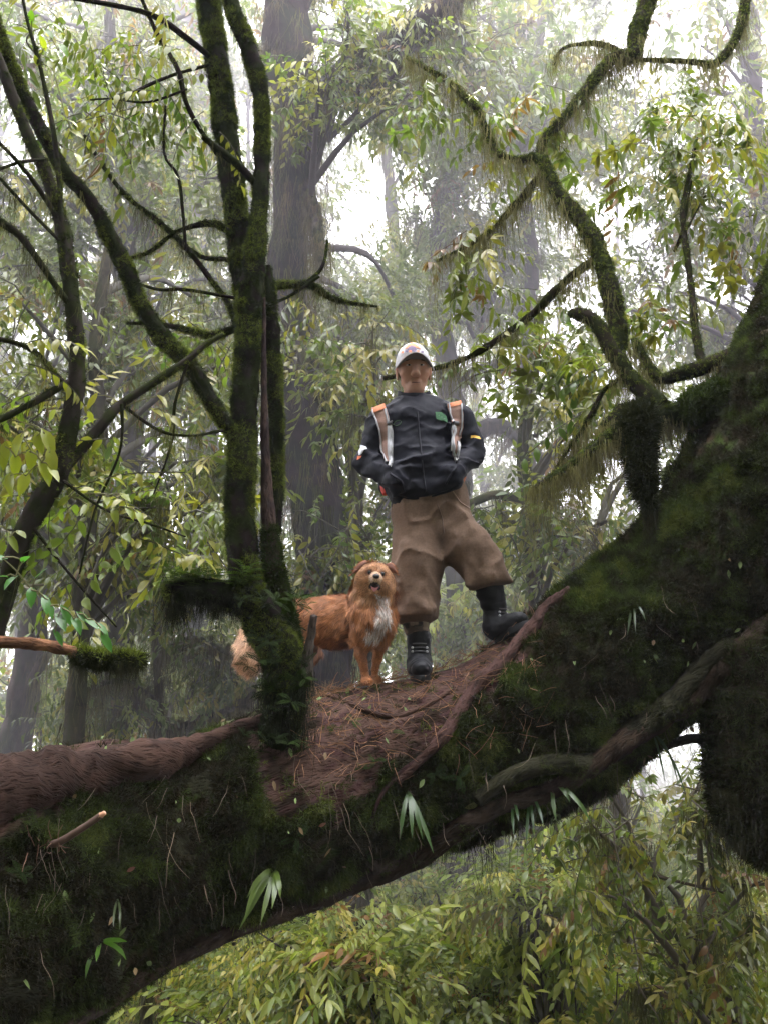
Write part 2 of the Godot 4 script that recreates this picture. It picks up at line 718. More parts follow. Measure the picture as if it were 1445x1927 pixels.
func is_bare(p: Vector3, k: int, d: Vector3) -> bool:
	var a := 1.0 - d.y   # 0 on the ridge
	var n := 0.28 * noise.get_noise_3dv(p * 2.3) + 0.22 * fine.get_noise_3dv(p * 5.0)
	return a + n < bare_share(p.x)

func make_great_tree() -> void:
	trunk_axis()
	var base := axis_p[0]
	base.y = ground_y(base.x, base.z)
	var t := thing("leaning_tree", "huge leaning trunk, dark and mossy, reddish bark bare where the hiker and dog stand", "tree", base)
	var g := growth(t)
	var s := Shape.new()
	var n := axis_p.size()
	var seg := 120
	var tan := (axis_p[1] - axis_p[0]).normalized()
	var a := Vector3.UP.cross(tan).normalized()
	var along := 0.0
	for k in n:
		var nt := (axis_p[mini(k + 2, n - 1)] - axis_p[maxi(k - 2, 0)]).normalized()
		a = (a - nt * a.dot(nt)).normalized()
		var b := nt.cross(a)
		if k > 0:
			along += axis_p[k].distance_to(axis_p[k - 1])
		for j in seg + 1:
			var f := TAU * float(j % seg) / seg
			var d := a * cos(f) + b * sin(f)
			var p := axis_p[k] + d * axis_r[k]
			var bare := is_bare(p, k, d)
			# long lengthwise swellings, then knots and fibres
			var w := 0.05 * noise.get_noise_3dv(Vector3(cos(f) * 1.6, sin(f) * 1.6, along * 0.35) * 1.0)
			w += 0.035 * noise.get_noise_3dv(p * 2.2)
			if d.y > 0.55 and p.x > -0.6 and p.x < 1.1:
				w *= 0.35
			if bare:
				w += 0.014 * fine.get_noise_3dv(Vector3(f * 7.0, along * 2.2, 3.0)) + 0.014 * fine.get_noise_3dv(p * 11.0)
			else:
				w += 0.075 * fine.get_noise_3dv(p * 4.0) + 0.045 * fine.get_noise_3dv(p * 10.0) + 0.02
			var c := BARK_RED
			if bare:
				var q := 0.7 * fine.get_noise_3dv(Vector3(f * 10.0, along * 4.0, 9.0)) + 0.8 * noise.get_noise_3dv(p * 5.0)
				c = BARK_RED if q > -0.05 else (BARK_DARK if q < -0.3 else Color(0.05, 0.027, 0.026))
			else:
				var q := noise.get_noise_3dv(p * 3.3) + 0.8 * fine.get_noise_3dv(p * 7.0)
				c = MOSS_DARK if q < 0.12 else (MOSS_GREEN * 0.7 if q < 0.4 else Color(0.03, 0.02, 0.014))
			s.add(axis_p[k] + d * axis_r[k] * (1.0 + w), c, Vector2(axis_r[k] * TAU * j / seg, along))
	for k in n - 1:
		for j in seg:
			var q0 := k * (seg + 1) + j
			var q1 := q0 + seg + 1
			s.tri(q0, q1, q0 + 1)
			s.tri(q0 + 1, q1, q1 + 1)
	part(t, "trunk", s, M.bark)
	# moss fur on the covered part
	var want := func(p: Vector3, nn: Vector3):
		if nn.z < -0.35 or p.x > 3.4 or p.x < -2.6:
			return null
		var best := 0
		var gap := 1e9
		for k in range(0, n, 8):
			var q := p.distance_squared_to(axis_p[k])
			if q < gap:
				gap = q
				best = k
		if is_bare(p, best, (p - axis_p[best]).normalized()) and rng.randf() > 0.03:
			return null
		var q := noise.get_noise_3dv(p * 2.6) + 0.6 * fine.get_noise_3dv(p * 6.0)
		if rng.randf() > 0.6 + 0.8 * q:
			return null
		return (Color(0.1, 0.12, 0.026) if q > 0.5 else Color(0.06, 0.082, 0.02) if q > 0.2 else Color(0.032, 0.04, 0.013) if q > -0.1 else Color(0.03, 0.025, 0.015)) * rng.randf_range(0.6, 1.3)
	scatter_moss(g, s, 0, 9500.0, 1.0, want)
	# weeping moss and root hairs under the trunk
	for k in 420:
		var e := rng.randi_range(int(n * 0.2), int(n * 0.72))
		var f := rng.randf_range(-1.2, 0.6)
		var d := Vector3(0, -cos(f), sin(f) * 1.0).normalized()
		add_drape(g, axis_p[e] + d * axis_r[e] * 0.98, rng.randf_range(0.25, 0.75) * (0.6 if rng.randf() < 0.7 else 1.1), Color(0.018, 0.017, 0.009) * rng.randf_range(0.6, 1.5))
	# ferns in the moss
	for k in 44:
		var h := on_trunk(rng.randf_range(20, 1440), rng.randf_range(1350, 1800))
		var p: Vector3 = h[0]
		if p.z > -3.0 or p.z < -5.2:
			continue
		var up: Vector3 = (h[1] + Vector3(0, 0.2, 0)).normalized()
		var x := up.cross(rv()).normalized()
		var kind := "frond:%d" % (rng.randi() % 3)
		g.put(kind, Transform3D(Basis(x, up, x.cross(up)).scaled(Vector3.ONE * rng.randf_range(0.2, 0.45)), p), Color(0.024, 0.042, 0.01) * rng.randf_range(0.6, 1.6))
	# roots and ridges that run along and over the trunk
	var roots := [
		[[[-160, 1530, 80], [0, 1490, 74], [80, 1468, 66], [170, 1452, 52], [270, 1446, 38], [380, 1412, 24], [480, 1366, 12], [540, 1342, 5]], 0.02, BARK_RED],
				[[[1075, 1115, 10], [1030, 1150, 13], [1000, 1190, 13], [950, 1245, 12], [890, 1305, 14], [830, 1390, 12], [790, 1430, 10], [745, 1470, 7]], 0.02, BARK_RED * 0.9],
		[[[60, 1960, 20], [180, 1880, 17], [300, 1803, 16], [450, 1730, 17], [600, 1685, 18], [700, 1648, 19], [780, 1600, 20], [860, 1545, 20], [940, 1505, 19], [1010, 1485, 18], [1090, 1440, 20], [1160, 1390, 24], [1230, 1345, 24], [1300, 1290, 26], [1390, 1215, 30], [1480, 1150, 30]], 0.06, Color(0.04, 0.03, 0.023)],
		[[[700, 1628, 14], [760, 1610, 14], [840, 1580, 12], [930, 1540, 8]], 0.0, Color(0.05, 0.038, 0.03)],
		[[[890, 1500, 15], [960, 1455, 18], [1030, 1435, 18], [1110, 1425, 20], [1180, 1375, 26], [1260, 1310, 24], [1330, 1235, 18], [1400, 1200, 16]], 0.05, Color(0.03, 0.028, 0.017)],
		[[[620, 1310, 5], [690, 1340, 6], [740, 1350, 5], [800, 1330, 5], [850, 1300, 4]], 0.01, BARK_RED],
		[[[690, 1600, 4], [705, 1520, 4], [740, 1465, 5], [800, 1420, 5]], 0.01, BARK_RED * 0.6]]
	for r in roots:
		var pts := []
		var rad := []
		for q in r[0]:
			var h := on_trunk(q[0], q[1])
			var m: float = q[2] * scale_at(q[1], -h[0].z)
			pts.append(h[0] + h[1] * (r[1] * 0.3 + m * (0.35 if m < 0.08 else -0.25)))
			rad.append(m)
		var rs := Shape.new()
		tube(rs, pts, rad, 0.02, 18, 0.3, 5.0, r[2], r[2] * Color(0.6, 0.65, 0.6))
		part(t, "root", rs, M.bark)
		if r[2].r < 0.062:
			scatter_moss(g, rs, 0, 2600.0, 0.6, func(p, nn): return Color(0.045, 0.055, 0.016) * rng.randf_range(0.5, 1.5) if noise.get_noise_3dv(p * 5.0) > 0.12 else null)
	# the black mass that hangs from the trunk's underside
	var ms := Shape.new()
	var l := line_px([[1475, 1180, 90], [1465, 1260, 128], [1455, 1350, 122], [1446, 1440, 112], [1446, 1530, 92], [1450, 1590, 62], [1452, 1625, 30]], 4.55, 4.45)
	tube(ms, l[0], l[1], 0.02, 40, 0.2, 4.0, Color(0.03, 0.022, 0.015), MOSS_DARK)
	part(t, "hanging_stub", ms, M.mossy, "black moss-covered stub hanging under the trunk")
	scatter_moss(g, ms, 0, 2600.0, 1.3, func(p, nn): return (Color(0.032, 0.04, 0.013) if rng.randf() < 0.6 else Color(0.03, 0.025, 0.015)) * rng.randf_range(0.6, 1.3))
	for k in 90:
		var q := rng.randf()
		var p: Vector3 = at(rng.randf_range(1340, 1470), rng.randf_range(1480, 1600), 4.45 + rng.randf_range(-0.15, 0.15))
		add_drape(g, p, rng.randf_range(0.2, 0.5), Color(0.03, 0.03, 0.014))
	var cs := Shape.new()
	l = line_px([[1250, 1405, 9], [1300, 1390, 9], [1325, 1400, 10], [1338, 1450, 12], [1350, 1480, 14]], 4.7, 4.5)
	tube(cs, l[0], l[1], 0.02, 10, 0.2, 8.0, Color(0.03, 0.025, 0.018))
	part(t, "root", cs, M.bark)
	# boughs on the right, mossy and hung with threads
	var boughs := [
		[[[1370, 780, 46], [1330, 778, 40], [1280, 782, 34], [1230, 778, 30], [1180, 776, 24], [1150, 790, 14], [1130, 802, 5]], 4.75, 4.65, 0.5, 40],
		[[[1240, 768, 28], [1200, 725, 23], [1170, 690, 20], [1145, 650, 19], [1120, 607, 17], [1085, 590, 15], [1070, 592, 8]], 4.7, 4.85, 0.3, 10],
		[[[1160, 670, 18], [1162, 620, 24], [1150, 560, 23], [1135, 500, 22], [1115, 450, 21], [1090, 410, 20], [1060, 378, 17], [1040, 348, 16], [1025, 310, 14], [1005, 296, 12], [985, 301, 10], [950, 296, 9], [930, 280, 9], [915, 245, 10], [900, 210, 9], [870, 180, 9], [840, 152, 8], [800, 128, 6], [765, 108, 4]], 4.85, 5.6, 0.6, 70],
		[[[1118, 488, 11], [1060, 532, 10], [1000, 592, 10], [960, 622, 9], [900, 662, 8], [850, 684, 7], [790, 700, 5], [722, 712, 6]], 5.05, 5.5, 0.1, 26],
		[[[1028, 318, 13], [1000, 350, 11], [975, 380, 10], [955, 400, 8], [925, 432, 6], [880, 462, 5], [820, 492, 4]], 5.3, 5.7, 0.4, 30],
		[[[1012, 300, 11], [1022, 262, 11], [1052, 232, 11], [1085, 192, 13], [1120, 146, 14], [1155, 108, 16], [1190, 106, 20], [1198, 62, 22], [1225, -20, 22], [1250, -120, 22]], 5.35, 5.6, 0.5, 60],
		[[[1176, 104, 9], [1130, 83, 7], [1085, 84, 5], [1055, 94, 4], [1040, 122, 3]], 5.5, 5.6, 0.3, 16],
		[[[1200, 112, 5], [1300, 116, 7], [1340, 121, 9], [1372, 92, 11], [1395, 40, 12], [1405, -40, 12], [1410, -160, 12]], 5.55, 5.8, 0.4, 40],
		[[[1470, 640, 26], [1400, 662, 22], [1330, 688, 20], [1280, 704, 18], [1240, 712, 15], [1218, 686, 12], [1200, 650, 10], [1190, 640, 7]], 4.9, 5.3, 0.4, 30],
		[[[1322, 684, 11], [1310, 640, 11], [1302, 560, 8], [1292, 480, 8], [1284, 400, 7], [1296, 330, 5], [1310, 260, 4]], 5.1, 5.6, 0.2, 6],
		[[[1190, 788, 13], [1160, 808, 15], [1120, 840, 15], [1080, 872, 13], [1040, 897, 9], [1005, 917, 5]], 4.65, 4.5, 0.4, 60],
		[[[1195, 700, 6], [1140, 730, 6], [1115, 775, 7], [1095, 810, 6], [1065, 850, 5], [1042, 888, 4]], 4.75, 4.9, 0.3, 16],
		[[[1300, 340, 3], [1284, 430, 4], [1270, 470, 3], [1330, 360, 2]], 5.4, 5.6, 0.0, 2]]
	for q in boughs:
		var bs := Shape.new()
		l = line_px(q[0], q[1], q[2])
		l[1] = l[1].map(func(w): return w * 0.74)
		tube(bs, l[0], l[1], 0.03, 14, 0.3, 7.0, Color(0.018, 0.015, 0.011), Color(0.016, 0.02, 0.007))
		part(t, "bough", bs, M.mossy)
		var amount: float = q[3]
		scatter_moss(g, bs, 0, 8000.0 * amount + 500.0, 0.5, func(p, nn): return (MOSS_BRIGHT if rng.randf() < 0.45 else MOSS_GREEN) * rng.randf_range(0.5, 1.2) if nn.y > -0.5 or rng.randf() < 0.6 else null)
		hang_along(g, l, int(q[4] * 1.6), 0.8, Color(0.15, 0.14, 0.06))
	# the shaggy column of moss that hangs below the fork
	var hs := Shape.new()
	l = line_px([[1205, 770, 24], [1200, 810, 27], [1202, 850, 24], [1208, 900, 18], [1218, 940, 11], [1224, 968, 3]], 4.6, 4.55)
	tube(hs, l[0], l[1], 0.02, 18, 0.35, 9.0, Color(0.009, 0.01, 0.005), Color(0.012, 0.014, 0.006))
	part(t, "hanging_moss", hs, M.mossy, "long shaggy column of dark hanging moss")
	scatter_moss(g, hs, 0, 6000.0, 1.5, func(p, nn): return Color(0.022, 0.026, 0.008) * rng.randf_range(0.4, 1.3))
	hang_along(g, l, 50, 0.5, Color(0.03, 0.03, 0.012))
	# a hump of moss where the bough leaves the trunk
	hs = Shape.new()
	l = line_px([[1290, 775, 20], [1330, 752, 30], [1365, 748, 26], [1390, 765, 14]], 4.62, 4.62)
	tube(hs, l[0], l[1], 0.02, 16, 0.3, 9.0, MOSS_GREEN, MOSS_DARK)
	part(t, "moss_cushion", hs, M.mossy)
	scatter_moss(g, hs, 0, 5000.0, 1.3, func(p, nn): return MOSS_GREEN * rng.randf_range(0.6, 1.6))
	# sprays of leaves along the boughs' ends
	for q in [[1300, 300, 5.6, 90, 26], [1180, 330, 5.8, 70, 14], [1000, 230, 5.6, 90, 26], [830, 180, 5.6, 60, 16], [900, 480, 5.7, 80, 22], [960, 680, 5.4, 90, 16], [1250, 190, 5.7, 90, 20], [1390, 220, 5.8, 80, 22], [1130, 720, 5.0, 60, 14], [1060, 640, 5.4, 90, 20], [1210, 560, 5.6, 70, 14], [1380, 420, 5.7, 90, 20]]:
		for k in q[4]:
			var p: Vector3 = at(q[0], q[1], q[2]) + rv() * q[3] * scale_at(q[1], q[2])
			add_spray(g, "spray" if rng.randf() < 0.7 else "whorl", p, Vector3(rng.randf_range(-1, 1), rng.randf_range(-0.7, 0.1), rng.randf_range(-0.6, 0.9)), rng.randf_range(0.6, 0.95), leaf_col())
	# a litter of rust-coloured needles and rootlets on the bare bark
	var ls := Shape.new()
	for k in 900:
		var h := on_trunk(rng.randf_range(560, 1010), 0.0 + rng.randf_range(1150, 1470))
		var p: Vector3 = h[0]
		if p.z < -5.3 or p.z > -3.5:
			continue
		var up: Vector3 = h[1]
		if up.y < rng.randf_range(-0.1, 0.75):
			continue
		var d: Vector3 = (h[2] * rng.randf_range(-1, 1) + up.cross(h[2]) * rng.randf_range(-0.7, 0.7)).normalized()
		var c := Color(0.22, 0.11, 0.05) * rng.randf_range(0.5, 1.4)
		rootlet(ls, p + up * 0.012, d, up, rng.randf_range(0.04, 0.16), rng.randf_range(0.0008, 0.0018), c)
	for k in 420:
		var h := on_trunk(rng.randf_range(10, 1440), rng.randf_range(1050, 1850))
		var p: Vector3 = h[0]
		if p.z < -5.0 or p.z > -3.2:
			continue
		if rng.randf() < 0.6:
			rootlet(ls, p + h[1] * 0.02, Vector3(rng.randf_range(-0.5, 0.5), -1, 0.2), h[1], rng.randf_range(0.05, 0.22), rng.randf_range(0.0008, 0.0017), Color(0.11, 0.08, 0.05) * rng.randf_range(0.5, 1.5))
		else:
			var small_leaf := Color(0.12, 0.17, 0.05) if rng.randf() < 0.7 else Color(0.2, 0.13, 0.06)
			leaf(ls, p + h[1] * 0.022, rv() + Vector3(0, -0.6, 0.2), h[1] + rv() * 0.5, rng.randf_range(0.015, 0.045), rng.randf_range(0.008, 0.02), 0.3, small_leaf * rng.randf_range(0.5, 1.3))
	var lo := part(t, "needle_litter", ls, M.wood)
	lo.set_meta("kind", "stuff")
	finish(g, 20)
	# a broken twig with a pale end, and a mossy stick beside it
	var st := thing("broken_stick", "short broken stick with a pale snapped end poking from the dark mossy trunk", "stick", on_trunk(110, 1585)[0])
	var ss := Shape.new()
	var h0: Vector3 = on_trunk(95, 1590)[0]
	tube(ss, [h0 + Vector3(-0.02, 0, -0.05), h0 + Vector3(0.04, 0.01, 0.05), h0 + Vector3(0.13, 0.055, 0.12), h0 + Vector3(0.21, 0.105, 0.16)], [0.013, 0.013, 0.012, 0.011], 0.02, 9, 0.2, 14.0, Color(0.09, 0.05, 0.035))
	part(st, "stem", ss, M.wood)
	ss = Shape.new()
	tube(ss, [h0 + Vector3(0.205, 0.102, 0.158), h0 + Vector3(0.222, 0.112, 0.166)], [0.0108, 0.0075], 0.01, 9, 0.25, 20.0, Color(0.5, 0.27, 0.16))
	part(st, "snapped_end", ss, M.wood)
	ss = Shape.new()
	for k in 12:
		rootlet(ss, h0 + Vector3(rng.randf_range(-0.06, 0.1), rng.randf_range(-0.02, 0.03), 0.08), rv(), Vector3(0, 0.3, 1), rng.randf_range(0.03, 0.1), 0.002, Color(0.15, 0.075, 0.045))
	part(st, "rootlets", ss, M.wood).set_meta("kind", "stuff")

func rootlet(s: Shape, p: Vector3, d: Vector3, up: Vector3, length: float, r: float, c: Color) -> void:
	var pts := []
	var rad := []
	var q := p
	for k in 6:
		pts.append(q)
		rad.append(r * (1.0 - 0.1 * k))
		d = (d + rv() * 0.35 + up * (0.15 if k < 3 else -0.2)).normalized()
		q += d * length / 5.0
	tube(s, pts, rad, length / 6.0, 3, 0.0, 1.0, c)

func hang_along(g: Growth, l: Array, count: int, size: float, col: Color) -> void:
	var sp := spline(l[0], l[1], 0.04)
	for k in count:
		var e: int = rng.randi() % sp[0].size()
		var p: Vector3 = sp[0][e] + Vector3(0, -sp[1][e] * 0.7, 0)
		add_drape(g, p, size * rng.randf_range(0.3, 1.1), col * rng.randf_range(0.55, 1.35))

# ------------------------------------------------------------------ the twin-stemmed tree on the trunk and its neighbours
func limbs(t: Node3D, g: Growth, list: Array, called: String, tone: Color, tone2: Color) -> void:
	# each: [points, z0, z1, moss 0..1, hanging, sprays]
	for q in list:
		var s := Shape.new()
		var l := line_px(q[0], q[1], q[2])
		var big: float = l[1].max()
		l[1] = l[1].map(func(w): return w * 0.78)
		tube(s, l[0], l[1], 0.02 if big > 0.03 else 0.03, 24 if big > 0.04 else 10, 0.16, 7.0, tone, tone2)
		part(t, called, s, M.mossy)
		var amount: float = q[3]
		scatter_moss(g, s, 0, 11000.0 * amount, 0.5, func(p, nn):
			var w: float = fine.get_noise_3dv(p * 4.0) + 0.5 * noise.get_noise_3dv(p * 2.0)
			if w < -0.12 and rng.randf() < 0.8: return null
			return (MOSS_BRIGHT * 0.8 if w > 0.1 else MOSS_GREEN) * rng.randf_range(0.3, 1.2))
		hang_along(g, l, q[4], 0.45, Color(0.08, 0.08, 0.03))
		if q.size() > 5:
			for k in q[5]:
				var e := rng.randf()
				var i := int(e * (l[0].size() - 1))
				var p: Vector3 = (l[0][i] as Vector3).lerp(l[0][mini(i + 1, l[0].size() - 1)], rng.randf()) + rv() * 0.12
				add_spray(g, "spray", p, Vector3(rng.randf_range(-1, 1), rng.randf_range(-0.6, 0.2), rng.randf_range(-0.8, 0.8)), rng.randf_range(0.45, 0.8), leaf_col())

func make_upright_tree() -> void:
	var t := thing("twin_stemmed_tree", "upright mossy twin-stemmed tree rising from the leaning trunk beside the dog", "tree", at(530, 1400, 4.15))
	var g := growth(t)
	var dark := Color(0.012, 0.010, 0.008)
	var green := Color(0.015, 0.019, 0.007)
	limbs(t, g, [
		[[[520, 1490, 46], [522, 1400, 50], [538, 1300, 47], [530, 1235, 50], [488, 1150, 48], [460, 1070, 38], [452, 950, 34], [456, 850, 32], [465, 700, 31], [472, 560, 30], [480, 480, 27], [488, 400, 20], [494, 280, 18], [490, 170, 19], [468, 90, 20], [440, 20, 20], [420, -80, 19], [400, -300, 18]], 4.1, 4.2, 0.8, 50]], "stem", dark, green)
	limbs(t, g, [
		[[[470, 640, 22], [460, 540, 27], [448, 430, 28], [436, 330, 28], [420, 200, 28], [405, 80, 27], [390, -40, 26], [370, -300, 24]], 4.22, 4.35, 0.9, 16],
		[[[520, 1000, 12], [521, 900, 16], [519, 760, 18], [512, 640, 20], [507, 560, 17], [504, 500, 8]], 4.32, 4.25, 1.0, 12]], "stem", green, dark)
	# the stem with bare reddish bark
	var s := Shape.new()
	var l := line_px([[556, 1290, 20], [541, 1200, 24], [519, 1100, 21], [506, 980, 14], [500, 860, 9], [497, 720, 6], [497, 620, 4], [498, 560, 2]], 4.17, 4.14)
	tube(s, l[0], l[1], 0.02, 20, 0.1, 7.0, Color(0.05, 0.034, 0.031), Color(0.025, 0.018, 0.016))
	part(t, "stem", s, M.bark, "bare reddish-barked stem between the mossy ones")
	scatter_moss(g, s, 0, 9000.0, 0.7, func(p, nn): return MOSS_GREEN * rng.randf_range(0.4, 1.2) if p.y < at(505, 1000, 4.12).y + 0.25 * noise.get_noise_3dv(p * 5.0) else null)
	# stub to the left with its shaggy beard
	limbs(t, g, [[[[490, 1150, 36], [430, 1122, 32], [375, 1112, 32], [330, 1114, 28], [312, 1118, 18]], 4.1, 4.05, 1.0, 0]], "branch_stub", dark, green)
	for k in 150:
		var p := at(rng.randf_range(318, 470), rng.randf_range(1110, 1150), 4.07 + rng.randf_range(-0.09, 0.09))
		add_drape(g, p, rng.randf_range(0.25, 0.62) * (1.0 if p.x < at(400, 0, 4.07).x else 0.6), Color(0.014, 0.015, 0.007) * rng.randf_range(0.6, 1.5))
	for k in 26:
		var p := at(rng.randf_range(325, 470), rng.randf_range(1082, 1110), 4.03)
		g.put("frond:%d" % (rng.randi() % 3), Transform3D(Basis(Vector3.UP, rng.randf() * TAU).scaled(Vector3.ONE * rng.randf_range(0.4, 0.75)), p), Color(0.06, 0.1, 0.016) * rng.randf_range(0.6, 1.3))
	for k in 60:
		var p := at(rng.randf_range(455, 590), rng.randf_range(1120, 1420), 3.98)
		g.put("frond:%d" % (rng.randi() % 3), Transform3D(Basis(rv().normalized(), 0.8).scaled(Vector3.ONE * rng.randf_range(0.25, 0.5)), p), Color(0.025, 0.042, 0.01) * rng.randf_range(0.5, 1.3))
	for k in 60:
		add_drape(g, at(rng.randf_range(490, 580), rng.randf_range(1230, 1400), 4.02), rng.randf_range(0.2, 0.5), Color(0.014, 0.016, 0.007) * rng.randf_range(0.6, 1.4))
	# broken dry stub on the right
	s = Shape.new()
	l = line_px([[578, 1275, 13], [580, 1230, 10], [586, 1190, 8], [591, 1158, 7]], 4.05, 4.02)
	tube(s, l[0], l[1], 0.015, 10, 0.2, 14.0, Color(0.10, 0.075, 0.07), Color(0.07, 0.055, 0.05))
	part(t, "dry_stub", s, M.bark, "bare grey-brown broken stub")
	# its branches
	limbs(t, g, [
		[[[455, 835, 15], [438, 815, 17], [400, 760, 18], [360, 690, 20], [310, 640, 20], [265, 570, 19], [235, 500, 19], [200, 430, 18], [165, 370, 17], [120, 320, 16], [70, 230, 16], [30, 150, 17], [0, 70, 17], [-50, -60, 16]], 4.12, 3.8, 0.8, 14],
		[[[480, 345, 8], [450, 312, 10], [415, 284, 10], [383, 258, 7]], 4.15, 4.05, 0.6, 4],
		[[[100, -10, 5], [240, 15, 6], [300, 35, 7], [350, 70, 7], [395, 106, 7]], 4.0, 4.25, 0.1, 2, 6],
		[[[260, -20, 4], [295, 60, 5], [335, 130, 6], [350, 190, 6], [375, 240, 6], [410, 290, 6]], 4.1, 4.2, 0.15, 2, 5],
		[[[395, 122, 4], [330, 140, 4], [270, 165, 4], [230, 190, 3]], 4.25, 4.0, 0.1, 2, 5],
		[[[352, 168, 3], [280, 192, 3], [210, 186, 2.5], [170, 188, 2]], 4.15, 4.0, 0.0, 0, 7],
		[[[160, 255, 4], [200, 320, 5], [240, 370, 6], [290, 410, 6], [325, 440, 7], [355, 470, 7], [400, 530, 7], [430, 570, 7], [446, 625, 6]], 4.4, 4.2, 0.5, 34],
		[[[440, 445, 9], [415, 425, 9], [390, 420, 8], [350, 430, 6], [320, 445, 5], [280, 475, 5], [235, 488, 4]], 4.2, 4.35, 0.5, 12],
		[[[450, 498, 7], [425, 488, 6], [385, 485, 6], [350, 465, 5]], 4.2, 4.35, 0.3, 8],
		[[[455, 612, 9], [430, 622, 10], [400, 632, 10], [350, 620, 8], [300, 610, 6], [240, 608, 4]], 4.15, 4.3, 0.6, 10],
		[[[450, 562, 4], [350, 545, 4], [300, 545, 4], [250, 530, 3]], 4.2, 4.35, 0.1, 6],
		[[[350, 470, 4], [345, 400, 4], [335, 330, 4], [310, 290, 3], [312, 200, 3]], 4.25, 4.3, 0.1, 3],
		[[[495, 540, 9], [560, 535, 9], [592, 540, 8], [622, 560, 7], [660, 570, 5], [710, 577, 3]], 4.3, 4.7, 0.7, 26],
		[[[570, 537, 5], [600, 512, 5], [612, 484, 4], [616, 452, 3]], 4.4, 4.45, 0.1, 2],
		[[[500, 572, 4], [540, 560, 4], [600, 520, 4]], 4.3, 4.4, 0.1, 2]], "branch", dark, green)
	# leaf sprays hanging in front of the far forest
	for q in [[90, 60, 4.2, 60, 9], [250, 130, 4.3, 80, 14], [200, 210, 4.2, 80, 14], [330, 210, 4.4, 50, 6], [560, 600, 4.9, 60, 9], [330, 600, 4.5, 60, 7]]:
		for k in q[4]:
			var p: Vector3 = at(q[0], q[1], q[2]) + rv() * q[3] * scale_at(q[1], q[2])
			add_spray(g, "spray", p, Vector3(rng.randf_range(-1, 1), rng.randf_range(-0.6, 0.1), rng.randf_range(-0.8, 0.8)), rng.randf_range(0.5, 0.75), leaf_col() * 0.8)
	finish(g, 20)

